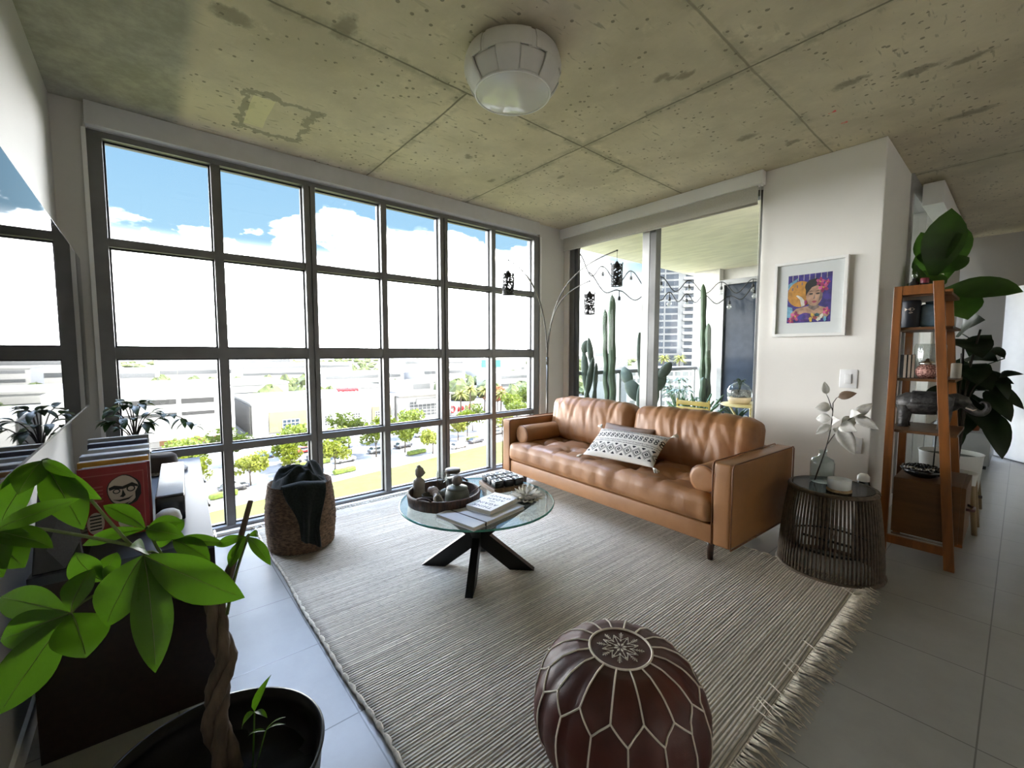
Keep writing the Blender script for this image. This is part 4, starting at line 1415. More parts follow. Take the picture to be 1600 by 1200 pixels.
MB().lathe([(0, 0), (.058, 0), (.060, .006), (.058, .014), (0, .014)], n=36).build('cork_base', mat('cork', (.34, .24, .14), .8, var=.3, scale=60), t)
MB().lathe([(.050, .014), (.055, .02), (.056, .070), (.053, .071), (.051, .06), (0, .058)], n=36).build('bowl', mat('milk_glass', (.66, .68, .68), .25, var=.03), t)

t = thing('bottle', 'tall slim black bottle with a pale cap standing against the wall corner', 'bottle', (-.615, 3.455, 0))
MB().lathe([(0, 0), (.034, 0), (.036, .01), (.036, .44), (.030, .47)], n=24).build('body', BLKP, t)
MB().lathe([(.031, .47), (.034, .475), (.033, .50), (.02, .515), (0, .518)], n=24).build('cap', WHITE, t)
# ================================================================ ceiling light
t = thing('ceiling_light', 'white drum ceiling light with overlapping petal panels and frosted disc', 'ceiling light', (-1.695, 1.437, H))
t.scale = (1.07, 1.07, 1.10)
LAMPW = mat('lamp_white', (.62, .60, .55), .4, var=.03)
MB().lathe([(0, 0), (.12, 0), (.12, -.03), (.10, -.035), (0, -.035)], n=40).build('ceiling_plate', LAMPW, t)


def drum(a, v, off):
    z = -.020 - .155 * v
    r = .196 + .028 * sin(pi * (v * .85 + .1)) - .040 * v * v + off
    return Vector((r * cos(a), r * sin(a), z))


NPT = 6
MB().grid(lambda u, v: drum(u * 2 * pi, v, -.010), 96, 12, closed_u=True).build('inner_shell', LAMPW, t)
for i in range(NPT):
    pan = MB()
    a0 = 2 * pi * i / NPT + .25
    for (da, db, v0, v1, off) in ((-.48, .48, .0, .48, .0), (-.24, .24, .48, 1.0, .004)):
        pan.grid(lambda u, v: drum(a0 + da + (db - da) * u, v0 + (v1 - v0) * v, off), 12, 8)
    pan.build('petal_panel', LAMPW, t, solid=.009, bevel=.002)
for i in range(NPT):
    pan = MB()
    a0 = 2 * pi * (i + .5) / NPT + .25
    pan.grid(lambda u, v: drum(a0 - .12 + .24 * u, v * .5, -.004), 6, 6)
    pan.grid(lambda u, v: drum(a0 - .265 + .53 * u, .5 + v * .5, -.004), 10, 6)
    pan.build('petal_panel', LAMPW, t, solid=.006, bevel=.002)
MB().lathe([(0, -.176), (.163, -.176), (.172, -.172), (.172, -.162)], n=64).build('diffuser', mat('frosted_diffuser', (.62, .61, .58), .12, var=.02, spec=.6), t)
MB().tube([(.172 * cos(q), .172 * sin(q), -.174) for q in [2 * pi * i / 64 for i in range(65)]], .004, 6).build('rim', WHITE, t)

# ================================================================ television
t = thing('television', 'large glossy black television on the left wall reflecting the windows', 'television', (-2.45, -0.265, 1.40))
TVW, TVH = 2.06, .835
MB().box(-TVW / 2, TVW / 2, -.030, 0, -TVH / 2, TVH / 2).build('housing', mat('tv_black', (.010, .010, .011), .25, var=.1), t, bevel=.003)
SCR = bpy.data.materials.new('tv_screen')
SCR.use_nodes = True
bb = SCR.node_tree.nodes['Principled BSDF']
bb.inputs['Base Color'].default_value = (.004, .004, .005, 1)
bb.inputs['Roughness'].default_value = .015
bb.inputs['Specular IOR Level'].default_value = .55
MB().box(-TVW / 2 + .006, TVW / 2 - .006, .0, .0008, -TVH / 2 + .012, TVH / 2 - .006).build('screen', SCR, t)
MB().box(-.25, .25, -.095, -.03, -.2, .2).build('wall_bracket', BLKMET, t)

# ================================================================ media cabinet
CX0, CX1, CY0, CY1, CZ = -3.50, -1.90, -.290, .178, .60
cab = thing('media_cabinet', 'long dark espresso media cabinet along the left wall under the television', 'cabinet', ((CX0 + CX1) / 2 + .01, (CY0 + CY1) / 2 + .019, 0), -.048)
cw_, cd_ = (CX1 - CX0) / 2, (CY1 - CY0) / 2
MB().box(-cw_, cw_, -cd_, cd_, CZ - .03, CZ).build('top', mat('espresso_top_sky_tint', (.055, .064, .080), .42, var=.06, scale=4, spec=.18), cab, bevel=.002)  # blue-grey base colour paints the sky reflected in the espresso top
MB().box(-cw_, -cw_ + .03, -cd_, cd_, 0, CZ - .03).box(cw_ - .03, cw_, -cd_, cd_, 0, CZ - .03).box(-cw_ + .03, cw_ - .03, -cd_, -cd_ + .02, .05, CZ - .03).box(-cw_ + .03, cw_ - .03, -cd_, cd_ - .04, .05, .08).build('carcass', ESPRESSO, cab)
for k in range(3):
    x0 = -cw_ + .034 + k * (2 * cw_ - .068) / 3
    x1 = x0 + (2 * cw_ - .068) / 3 - .004
    d = MB().box(x0, x1, cd_ - .022, cd_ - .002, .06, CZ - .034).build('door', ESPRESSO, cab, bevel=.0015)
    MB().tube([((x0 + x1) / 2 - .06, cd_ + .014, CZ - .09), ((x0 + x1) / 2 + .06, cd_ + .014, CZ - .09)], .005, 8).build('handle', CHROME, d)

# books propped on the cabinet, covers towards the room


def sleeve(label, x, y, w_, h_, th_, colr, lean=6, rz=0, edge=None, cat='record', name='record_sleeve'):
    t = thing(name, label, cat, (x, y, CZ + .0005), radians(rz), 'books propped on the cabinet')
    t.rotation_euler = (0, radians(-lean), radians(rz))
    MB().box(-th_, 0, -w_ / 2, w_ / 2, 0, h_).build('sleeve', colr, t)
    if edge:
        MB().box(-th_ * .8, -th_ * .2, -w_ / 2 + .004, w_ / 2 - .004, h_ - .001, h_ + .0012).build('page_edge', edge, t)
    return t


CWH = mat('paper_white', (.62, .62, .62), .6, var=.05)
GREYC = mat('grey_card', (.30, .30, .29), .6, var=.08)
NAVY = mat('navy_card', (.015, .018, .05), .4, var=.2)
MUST = mat('mustard_card', (.50, .26, .02), .5, var=.1)
REDC = mat('red_card', (.30, .018, .022), .45, var=.15)
INKB = mat('black_ink', (.012, .010, .010), .6)
CRM = mat('cream_ink', (.60, .50, .42), .6, var=.08)
yy = -.115
sleeve('tall pale grey book at the back of the propped stack, nearest the window', -2.540, yy + .005, .200, .312, .035, GREYC, 3, edge=CWH, cat='book', name='book')
sleeve('navy book with a white top edge just in front of the tall pale grey one', -2.470, yy + .005, .192, .302, .055, NAVY, 3, edge=CWH, cat='book', name='book')
sleeve('white paperback block in the middle of the propped stack', -2.395, yy + .010, .190, .290, .060, CWH, 3, cat='book', name='book')
sleeve('pale blue-grey book directly behind the mustard one', -2.290, yy + .002, .205, .284, .085, mat('bluegrey_card', (.24, .26, .31), .5, var=.1), 3, edge=CWH, cat='book', name='book')
sleeve('mustard yellow book peeking over the red cover', -2.215, yy, .202, .274, .060, MUST, 4, edge=CWH, cat='book', name='book')
sleeve('dark red book just behind the front cover with the face', -2.165, yy + .008, .192, .262, .022, mat('dark_red_card', (.16, .012, .016), .5), 4, edge=CWH, cat='book', name='book')
red = sleeve('red illustrated cover with a black and cream face, frontmost of the propped stack', -2.135, yy, .192, .264, .012, REDC, 5, edge=CWH, cat='book', name='book')
pm = MB()
lev = [0]
pk = [CRM, INKB, mat('dusty_red_ink', (.42, .09, .08), .6, var=.1), REDC]


def R2(u, v):
    return (.0004 + lev[0] * .00005, (u - .5) * .192, v * .264)


def rs(pts, k):
    lev[0] += 1
    pm.add([R2(*p) for p in pts], [list(range(len(pts)))], k)


def rell(cx, cy, rx, ry, k, n=22, rot_=0, wob=0.0):
    rs([(cx + rx * (1 + wob * sin(3 * a)) * cos(a) * cos(rot_) - ry * sin(a) * sin(rot_), cy + rx * cos(a) * sin(rot_) + ry * (1 + wob * sin(5 * a)) * sin(a) * cos(rot_)) for a in [2 * pi * i / n for i in range(n)]], k)


rs([(.06, .04), (.94, .04), (.94, .90), (.06, .90)], 2)
rs([(.075, .055), (.925, .055), (.925, .885), (.075, .885)], 3)
rell(.64, .64, .25, .22, 1, 26, -.1, .03)
rell(.63, .645, .225, .205, 0, 26, -.1, .02)
rs([(.42, .70), (.50, .725), (.62, .70), (.76, .74), (.84, .70), (.86, .66), (.76, .69), (.62, .66), (.50, .675), (.43, .66)], 1)
rell(.53, .64, .055, .035, 1)
rell(.53, .64, .038, .022, 0)
rell(.74, .655, .065, .045, 1)
rell(.74, .655, .045, .030, 0)
rs([(.62, .66), (.66, .57), (.62, .545), (.57, .56), (.60, .58)], 1)
rs([(.46, .53), (.56, .515), (.70, .53), (.78, .56), (.70, .505), (.57, .49)], 1)
rs([(.52, .47), (.64, .455), (.74, .475), (.66, .44), (.56, .445)], 1)
rs([(.80, .60), (.88, .72), (.89, .56), (.82, .46), (.74, .43), (.80, .50)], 1)
rell(.22, .24, .12, .15, 0)
rell(.70, .22, .17, .13, 0, 24, .2)
for i in range(5):
    rs([(.14, .33 - i * .045), (.30, .335 - i * .045), (.30, .355 - i * .045), (.14, .35 - i * .045)], 1)
for i in range(5):
    rs([(.12, .72 - i * .05), (.34, .725 - i * .05), (.34, .745 - i * .05), (.12, .74 - i * .05)], 2)
pm.build('cover_art', pk, red)
t = thing('soundbar', 'silver-topped box speaker with black front on the cabinet beside the books', 'speaker', (-2.50, .060, CZ + .0005), radians(-2.8))
MB().rbox((-.02, 0, .052), (.66, .095, .104), .006, 3).build('body', BLKP, t)
MB().rbox((-.02, 0, .106), (.65, .090, .010), .004, 3).build('top_panel', mat('silver_mesh', (.105, .115, .13), .45, var=.06, scale=60, spec=.25), t)
t = thing('smart_speaker', 'small rounded white smart speaker in front of the box speaker', 'speaker', (-2.105, .035, CZ + .0005))
MB().lathe([(0, 0), (.034, 0), (.040, .008), (.042, .04), (.036, .065), (.022, .076), (0, .079)], n=28).build('body', mat('speaker_fabric', (.62, .61, .58), .8, var=.05, scale=150), t)
t = thing('mug', 'white mug on the cabinet edge below the smart speaker', 'mug', (-1.985, .035, CZ + .0005))
MB().lathe([(0, 0), (.028, 0), (.031, .005), (.032, .062), (.029, .062), (.028, .008), (0, .006)], n=24).build('body', WHITE, t)
MB().tube([(.031, 0, .05), (.050, 0, .045), (.050, 0, .022), (.031, 0, .014)], .0045, 8).build('handle', WHITE, t)
t = thing('hat', 'dark brown felt hat with a patterned brim on the far end of the cabinet', 'hat', (-3.17, .035, CZ + .0005))
HATM = mat('brown_felt', (.040, .028, .022), .9, var=.2)
MB().lathe([(0, .10), (.055, .105), (.072, .09), (.080, .03), (.083, .012), (.10, .006)], n=40).build('crown', HATM, t)
MB().lathe([(.083, .014), (.105, .004), (.122, .010), (.122, .006), (.105, 0), (.083, .006)], n=40).build('brim', mat('patterned_brim', (.05, .045, .04), .8, var=.2, scale=70, col2=(.34, .32, .29)), t)
t = thing('floor_speaker', 'black box speaker with slanted grey side at the near end of the cabinet', 'speaker', (-2.005, -.235, CZ + .0005))
m = MB()
m.add([(-.09, -.065, 0), (.09, -.065, 0), (.09, .055, 0), (-.09, .055, 0), (-.09, -.045, .25), (.05, -.045, .25), (.05, .025, .25), (-.09, .025, .25)], [(3, 2, 1, 0), (4, 5, 6, 7), (0, 1, 5, 4), (1, 2, 6, 5), (2, 3, 7, 6), (3, 0, 4, 7)])
m.build('cabinet', BLKP, t, bevel=.004)
MB().add([(.0915, .008, .004), (.078, .049, .09), (.056, .020, .235), (.082, -.030, .07)], [(0, 1, 2, 3)]).build('grille', mat('grey_grille', (.10, .10, .115), .7, var=.1, scale=200), t, solid=.003)

t = thing('houseplant', 'small bushy dark-leaved plant silhouetted on the cabinet against the window', 'plant', (-3.36, -.075, CZ + .0005))
MB().lathe([(0, 0), (.05, 0), (.07, .09), (.072, .10), (.066, .10), (.06, .085), (0, .08)], n=28).build('pot', BLKP, t)
DARKLEAF = mat('dark_leaf', (.018, .040, .014), .45, var=.3, scale=10, trans=.12)
random.seed(21)
st, lf_ = MB(), MB()
for i in range(17):
    a = random.uniform(0, 2 * pi)
    r = random.uniform(.04, .13)
    hgt = random.uniform(.10, .32)
    p = Vector((r * cos(a) * .8, r * sin(a) * .9, .09 + hgt))
    st.tube(bez((0, 0, .085), (0, 0, .09 + hgt * .6), p * .7 + Vector((0, 0, hgt * .4)), p, 6), .003, 5)
    for k in range(3):
        b = a + random.uniform(-1.2, 1.2)
        leaf(lf_, p, p + Vector((cos(b) * .075, sin(b) * .075, random.uniform(-.06, .03))), .04, sag=.012, n=5)
trail = bez((0, 0, .09), (-.01, .08, .36), (.0, .2, .34), (.0, .275, .22), 10)
st.tube(trail, .003, 5)
for k in (4, 6, 8, 9, 10):
    p = trail[k]
    for q in range(3):
        b = random.uniform(0, 6.28)
        leaf(lf_, p, p + Vector((cos(b) * .05, sin(b) * .06, random.uniform(-.08, .0))), .038, sag=.012, n=5)
st.build('stem', BARK, t)
lf_.build('leaves', DARKLEAF, t)

# ================================================================ money tree in the black pot
PTX, PTY = -1.105, .075
t = thing('money_tree', 'potted tree with braided trunk and big bright green leaves in a black pot', 'potted plant', (PTX, PTY, 0))
prof = [(0, 0), (.15, 0), (.16, .01), (.20, .20), (.217, .36), (.222, .375), (.215, .376), (.205, .35), (.197, .28), (0, .28)]
po = MB().lathe(prof, n=72).build('pot', mat('black_glazed_pot', (.004, .004, .004), .32, var=.2, spec=.3), t)
MB().lathe([(.198, .283), (.10, .292), (0, .29)], n=40, fn=lambda r, z, a: (r, z + .006 * sin(a * 7 + r * 60))).build('soil', mat('dark_soil', (.004, .0035, .003), .95, var=.4, scale=50), t)
O = Vector((-PTX, -PTY, 0))
TRUNK = mat('braided_bark', (.085, .058, .040), .8, var=.35, scale=30, stretch=(1, 1, .25), bump=.5, bscale=60)
axis = [Vector(p) for p in ((-1.172, .108, .275), (-1.205, .092, .345), (-1.228, .086, .404), (-1.240, .100, .465), (-1.250, .116, .521), (-1.278, .106, .590), (-1.300, .100, .655))]
for k in range(3):
    pts = []
    for i in range(37):
        q = i / 36 * (len(axis) - 1)
        j = min(int(q), len(axis) - 2)
        c = axis[j].lerp(axis[j + 1], q - j)
        a = i / 36 * 2 * pi * 1.25 + k * 2 * pi / 3 + .6
        pts.append(c + Vector((cos(a), sin(a), 0)) * (.0165 - .004 * i / 36) + O)
    MB().tube(pts, [(.0165 - .005 * i / 36) * (1 + .09 * sin(i * 1.9 + k)) for i in range(37)], 10).build('trunk', TRUNK, t)
br = MB()
for pts, r0, r1 in (([(-1.292, .104, .640), (-1.280, .130, .690), (-1.284, .160, .79), (-1.297, .192, .893)], .0095, .0065),
                    ([(-1.298, .102, .645), (-1.292, .135, .72), (-1.288, .163, .785)], .0105, .0080),
                    ([(-1.300, .100, .645), (-1.315, .075, .70), (-1.338, .034, .734)], .010, .0055),
                    ([(-1.338, .034, .734), (-1.352, -.01, .78), (-1.364, -.049, .818)], .0055, .0045)):
    br.tube([Vector(p) + O for p in pts], [r0 + (r1 - r0) * i / (len(pts) - 1) for i in range(len(pts))], 8)
br.build('branch', TRUNK, t)
PETI = mat('green_petiole', (.13, .17, .045), .5, var=.15)
PALM = mat('bright_green_leaf', (.056, .135, .006), .42, var=.22, scale=9, trans=.48, bump=.15, bscale=40)
CLUST = (
    (((-1.301, 0.1, 0.652), (-1.338, 0.034, 0.734)), (-1.253, -0.026, 0.829), [((-1.101, 0.144, 0.732), 0.082), ((-1.159, -0.017, 0.6), 0.068), ((-1.232, -0.092, 0.698), 0.085), ((-1.247, 0.004, 0.61), 0.05), ((-1.263, 0.071, 0.68), 0.07), ((-1.234, 0.032, 0.729), 0.06), ((-1.183, -0.046, 0.877), 0.035)]),
    (((-1.301, 0.1, 0.652), (-1.351, -0.07, 0.773)), (-1.296, -0.15, 0.722), [((-1.471, -0.279, 0.728), 0.06), ((-1.347, -0.261, 0.681), 0.065), ((-1.249, -0.25, 0.579), 0.085), ((-1.229, -0.126, 0.646), 0.085), ((-1.338, -0.114, 0.793), 0.06), ((-1.384, -0.231, 0.652), 0.04)]),
    (((-1.301, 0.1, 0.652), (-1.364, -0.049, 0.818)), (-1.396, -0.022, 0.841), [((-1.427, -0.098, 0.911), 0.042), ((-1.454, -0.141, 0.814), 0.035), ((-1.36, 0.052, 0.852), 0.036), ((-1.282, 0.05, 0.84), 0.04)]),
    (((-1.301, 0.1, 0.652), (-1.343, 0.065, 0.787)), (-1.375, 0.029, 0.807), [((-1.285, 0.134, 0.792), 0.027), ((-1.263, 0.096, 0.772), 0.045), ((-1.399, 0.052, 0.848), 0.035), ((-1.378, -0.003, 0.823), 0.035)]),
    (((-1.301, 0.1, 0.652), (-1.409, -0.08, 0.744)), (-1.376, -0.102, 0.743), [((-1.394, -0.147, 0.82), 0.065), ((-1.399, -0.077, 0.797), 0.04), ((-1.316, -0.06, 0.774), 0.05)]),
    (((-1.364, -0.049, 0.818), (-1.379, -0.091, 0.883)), (-1.455, -0.196, 1.033), [((-1.358, -0.128, 0.88), 0.066), ((-1.388, -0.096, 0.935), 0.036), ((-1.345, -0.131, 1.004), 0.022), ((-1.384, -0.226, 0.976), 0.05), ((-1.464, -0.269, 0.892), 0.07), ((-1.424, -0.258, 0.982), 0.018)]),
    (((-1.364, -0.049, 0.818), (-1.375, -0.15, 0.872)), (-1.343, -0.262, 0.915), [((-1.255, -0.12, 0.978), 0.035), ((-1.228, -0.16, 0.893), 0.046), ((-1.233, -0.2, 0.864), 0.07), ((-1.23, -0.228, 0.855), 0.06)]),
    (((-1.276, 0.126, 0.616), (-1.29, 0.157, 0.769)), (-1.277, 0.177, 0.806), [((-1.178, 0.211, 0.755), 0.028), ((-1.277, 0.137, 0.735), 0.028), ((-1.304, 0.112, 0.79), 0.024), ((-1.292, 0.205, 0.796), 0.018)]),
)
pet, lvs = MB(), MB()
for (s0, s1), hub, tips in CLUST:
    hub = Vector(hub)
    pet.tube([p + O for p in bez(s0, s1, hub + Vector((0.01, 0.02, 0.03)), hub, 10)], [.0042 - .0015 * i / 10 for i in range(11)], 6)
    for tip, wd in tips:
        d_ = Vector(tip) - hub
        up_ = Vector((.80, -.18, .55)) + Vector((0, .5, .2)) * sin(37 * tip[0] + 53 * tip[2])
        leaf(lvs, hub + O, Vector(tip) + O, wd * 1.12, sag=.012, fold=.16, n=14, shape=1.12, wav=.05, rib=1, up=up_)
pet.build('petiole', PETI, t)
lvs.build('leaves', [PALM, PETI], t)
SEED = ((-1.084, .15, .468), (-1.021, .176, .582), (-1.054, .17, .462), (-1.09, .125, .436), (-1.044, .164, .442), (-.995, .196, .49), (-1.005, .197, .465), (-1.058, .132, .439), (-1.108, .143, .285))
sp = MB()
H1, T1, T2, T3, H2, T4, T5, T6, RT0 = SEED
for hub, tip, wd in ((H1, T1, .026), (H1, T2, .014), (H1, T3, .026), (H2, T4, .008), (H2, T5, .008), (H2, T6, .009)):
    leaf(sp, Vector(hub) + O, Vector(tip) + O, wd, sag=.006, n=6)
sp.tube([Vector(RT0) + O, Vector(H1) + O], .002, 5).tube([Vector(RT0) + O, Vector(H2) + O], .0015, 5)
sp.build('seedling', PALM, t)

# ================================================================ ladder shelf
LY0, LY1 = 3.555, 4.055
lad = thing('ladder_shelf', 'tall honey-brown wooden ladder shelf standing against the wall end', 'shelf', (0, 0, 0))
LX = lambda z: -.214 - .128 * z / 1.70      # centre of the leaning front leg


def board(x_at, y, z0, z1, w_, th_):
    m = MB()
    vs = []
    for z in (z0, z1):
        xc = x_at(z)
        vs += [(xc - w_ / 2, y - th_ / 2, z), (xc + w_ / 2, y - th_ / 2, z), (xc + w_ / 2, y + th_ / 2, z), (xc - w_ / 2, y + th_ / 2, z)]
    m.add(vs, [(3, 2, 1, 0), (4, 5, 6, 7), (0, 1, 5, 4), (1, 2, 6, 5), (2, 3, 7, 6), (3, 0, 4, 7)])
    return m


for y in (LY0, LY1):
    board(LX, y, 0, 1.705, .046, .030).build('leg', HONEY, lad, bevel=.002)
    board(lambda z: -.520 + .003 * z / 1.7, y, 0, 1.69, .040, .030).build('leg', HONEY, lad, bevel=.002)
    MB().box(-.505, LX(1.66) - .015, y - .012, y + .012, 1.635, 1.690).build('end_rail', HONEY, lad)
    MB().box(-.505, LX(.12) - .015, y - .012, y + .012, .085, .135).build('end_rail', HONEY, lad)
for z in (1.640, 1.440, 1.128, .806):
    MB().box(-.535, LX(z) + .052, LY0 + .015, LY1 - .015, z - .016, z).build('shelf', HONEY_D, lad)
MB().box(-.488, -.190, LY0 + .022, LY1 - .022, .155, .502).build('drawer_case', HONEY_D, lad, bevel=.002)
d = MB().box(-.190, -.170, LY0 + .022, LY1 - .022, .165, .498).build('drawer', HONEY_D, lad, bevel=.002)
MB().tube([(-.170, LY0 + .10, .36), (-.140, LY0 + .12, .355), (-.140, LY0 + .20, .355), (-.170, LY0 + .22, .36)], .008, 8).build('handle', mat('dark_red_handle', (.06, .014, .012), .4), d)
MB().box(-.485, -.25, LY0 + .018, LY0 + .022, .137, .150).build('metal_strip', CHROME, lad)

Z1, Z2, Z3, Z4 = 1.4405, 1.1285, .8065, .5025
t = thing('bottle', 'small dark bottle with a clear stopper on top of the ladder shelf', 'bottle', (-.462, 3.655, 1.6405))
MB().lathe([(0, 0), (.022, 0), (.024, .01), (.024, .075), (.010, .09), (.010, .105)], n=20).build('body', BLKP, t)
MB().lathe([(.011, .105), (.013, .108), (.016, .125), (.012, .140), (0, .142)], n=16).build('stopper', CLEAR, t)
t = thing('bottle', 'short dark bottle with a wine-red cap on top of the ladder shelf', 'bottle', (-.415, 3.665, 1.6405))
MB().lathe([(0, 0), (.022, 0), (.023, .06), (.019, .072)], n=20).build('body', BLKP, t)
MB().lathe([(.020, .070), (.021, .098), (.018, .102), (0, .102)], n=20).build('cap', mat('wine_cap', (.16, .015, .03), .4), t)
t = thing('storage_jar', 'matt navy jar with a pale fish emblem on the upper ladder shelf', 'jar', (-.470, 3.66, Z1))
MB().lathe([(0, 0), (.045, 0), (.048, .006), (.048, .16), (.044, .168), (0, .168)], n=36).build('body', mat('navy_jar', (.008, .012, .022), .5), t)
em = MB()
for pts in ([(0, 0), (.012, .010), (.026, .008), (.034, 0), (.026, -.007), (.012, -.008)], [(-.014, .010), (0, 0), (-.014, -.010)], [(.004, -.022), (.016, -.014), (.026, -.020), (.014, -.026)]):
    vs = []
    for x, z in pts:
        a = -1.57 + (x - .008) / .0485
        vs.append((.0487 * cos(a), .0487 * sin(a), .112 + z))
    em.add(vs, [list(range(len(vs)))])
em.build('emblem', CRM, t)
t = thing('glass_jar', 'square-shouldered blue glass jar on the upper ladder shelf', 'jar', (-.375, 3.70, Z1))
MB().rbox((0, 0, .072), (.105, .105, .142), .018, 4).build('body', mat('blue_glass', (.09, .155, .20), .08, var=.3, spec=.9), t)
MB().lathe([(.03, .142), (.034, .150), (.034, .158), (0, .160)], n=20).build('lid', mat('blue_glass_lid', (.05, .09, .12), .1), t)
t = thing('box', 'cream and black striped upright box on the second ladder shelf', 'box', (-.468, 3.66, Z2), radians(8))
MB().box(-.035, .035, -.035, .035, 0, .145).build('box', BLKP, t)
for x in (-.012, .008, .026):
    MB().box(x - .006, x + .006, -.0362, -.035, .002, .143).build('stripe', CRM, t)
t = thing('decorative_jar', 'round jar of sparkling rose-pink glass on the second ladder shelf', 'jar', (-.375, 3.645, Z2))
MB().lathe([(0, 0), (.035, 0), (.052, .02), (.056, .045), (.048, .07), (.036, .082)], n=36).build('body', mat('rose_mosaic', (.20, .05, .045), .2, metal=.5, var=.5, scale=120, col2=(.75, .42, .36), bump=.5, bscale=150), t)
MB().lathe([(.036, .082), (.044, .088), (.040, .098), (.014, .108), (.012, .118), (0, .122)], n=28).build('lid', CHROME, t)
t = thing('glass_vase', 'tall ribbed clear glass vase at the back of the second ladder shelf', 'vase', (-.39, 3.86, Z2))
MB().lathe([(0, .002), (.07, .002), (.078, .02), (.078, .20), (.072, .215)], n=48, fn=lambda r, z, a: (r * (1 + .02 * sin(a * 16)), z)).build('body', glass_mat('ribbed_glass', (.75, .78, .76), 1.6, body=.10, bodycol=(.5, .5, .48)), t)
t = thing('reed_diffuser', 'dark bottle with thin reeds behind the striped box', 'diffuser', (-.485, 3.80, Z2))
MB().lathe([(0, 0), (.025, 0), (.026, .10), (.012, .12), (.012, .14)], n=20).build('bottle', BLKP, t)
m = MB()
for k in range(5):
    m.tube([(0, 0, .05), (.006 * (k - 2), .008 * (k % 2), .26)], .0016, 5)
m.build('reeds', HONEY_D, t)
t = thing('candle', 'pale pillar candle at the open edge of the second ladder shelf', 'candle', (-.262, 3.80, Z2))
MB().lathe([(0, 0), (.024, 0), (.024, .09), (.018, .093), (0, .09)], n=24).build('wax', mat('ivory_wax', (.5, .46, .38), .5), t)

# silver elephant: body along x, head towards the room side
EL = mat('antique_silver', (.055, .052, .05), .45, metal=.4, var=.6, scale=30, bump=.4, bscale=90)
t = thing('elephant_figurine', 'antique silver elephant with raised trunk on the third ladder shelf', 'figurine', (-.385, 3.80, Z3))
t.scale = (1.12, 1.12, 1.12)
m = MB()
body = [(-.135, 0, .118), (-.12, 0, .125), (-.08, 0, .135), (-.03, 0, .138), (.03, 0, .140), (.075, 0, .145), (.10, 0, .152), (.125, 0, .160), (.150, 0, .155), (.165, 0, .140)]
m.tube(body, [.012, .045, .062, .066, .064, .058, .048, .046, .036, .022], 20)
m.tube(bez((.155, 0, .150), (.185, 0, .10), (.225, 0, .085), (.238, 0, .130), 10) + bez((.238, 0, .130), (.242, 0, .160), (.215, 0, .180), (.208, 0, .155), 8)[1:], [.024 - .0011 * i for i in range(19)], 12)
m.tube(bez((-.135, 0, .125), (-.155, 0, .11), (-.155, 0, .07), (-.15, 0, .05), 6), .005, 6)
m.build('body', EL, t)
for x, y in ((-.09, -.032), (-.09, .032), (.075, -.032), (.075, .032)):
    MB().tube([(x, y, .125), (x + .003, y, .07), (x, y, .022), (x, y, 0)], [.033, .026, .022, .026], 14).build('leg', EL, t)
for s_ in (-1, 1):
    m = MB()
    m.grid(lambda u, v: (.118 - .052 * sin(u * pi) * (1 - .25 * v) - .01 * v, s_ * (.046 + .016 * u), .185 - .085 * v + .01 * sin(u * 3)), 8, 8)
    m.build('ear', EL, t, solid=.005)
    MB().tube([(.158, s_ * .018, .130), (.185, s_ * .022, .118), (.20, s_ * .02, .125)], [.005, .004, .001], 6).build('tusk', CRM, t)
MB().grid(lambda u, v: (-.06 + .12 * u, .069 * cos(pi * v), .138 + .069 * sin(pi * v)), 10, 14).build('saddle_cloth', mat('tarnished_cloth', (.045, .043, .042), .5, metal=.4, var=.6, scale=50), t, solid=.003)

t = thing('bowl', 'wide black bowl of dark beads on the drawer unit of the ladder shelf', 'bowl', (-.375, 3.72, Z4))
MB().lathe([(0, 0), (.05, 0), (.085, .02), (.105, .05), (.100, .05), (.078, .024), (0, .010)], n=40).build('bowl', BLKP, t)
m = MB()
for i in range(34):
    a = i * 2.399
    r = .012 + .085 * sqrt(i / 34)
    m.lathe([(0, -.014), (.010, -.010), (.014, 0), (.010, .010), (0, .014)], (r * cos(a), r * sin(a), .052 + .02 * (1 - r / .1)), 10)
m.build('beads', mat('black_beads', (.012, .012, .014), .12, spec=.8), t)
m = MB()
for i in range(9):
    m.lathe([(0, -.011), (.008, -.008), (.011, 0), (.008, .008), (0, .011)], (-.07 + .0155 * i, -.080 + .0022 * (i - 4) ** 2 * .4, .060 + .003 * sin(i)), 10)
m.build('silver_beads', mat('silver_beads', (.45, .43, .40), .2, metal=.8), t)
t = thing('ornament_stand', 'thin black metal rod on a round foot beside the bead bowl', 'ornament', (-.345, 3.935, Z4))
MB().tube([(0, 0, .004), (.004, 0, .27)], .004, 8).lathe([(0, 0), (.05, 0), (.05, .006), (0, .008)], n=24).build('rod', BLKMET, t)

# ================================================================ potted fig and trailing plant by the dining glazing


def planter(label, x, y, rim, zb, zt, cat='planter'):
    t = thing('plant_stand', label, 'plant stand', (x, y, 0))
    for k in range(4):
        a = pi / 4 + k * pi / 2
        MB().tube([((rim + .06) * cos(a), (rim + .06) * sin(a), 0), ((rim + .016) * cos(a), (rim + .016) * sin(a), zb + .14)], [.015, .018], 8).build('leg', mat('pale_oak', (.24, .17, .095), .5, var=.2, scale=8, stretch=(1, 1, .2)), t)
    MB().tube([(-rim - .0, -rim * .0, zb - .02), (rim, 0, zb - .02)], .012, 8).tube([(0, -rim, zb - .021), (0, rim, zb - .021)], .012, 8).build('cross_brace', mat('dark_brace', (.04, .02, .015), .5), t)
    return t


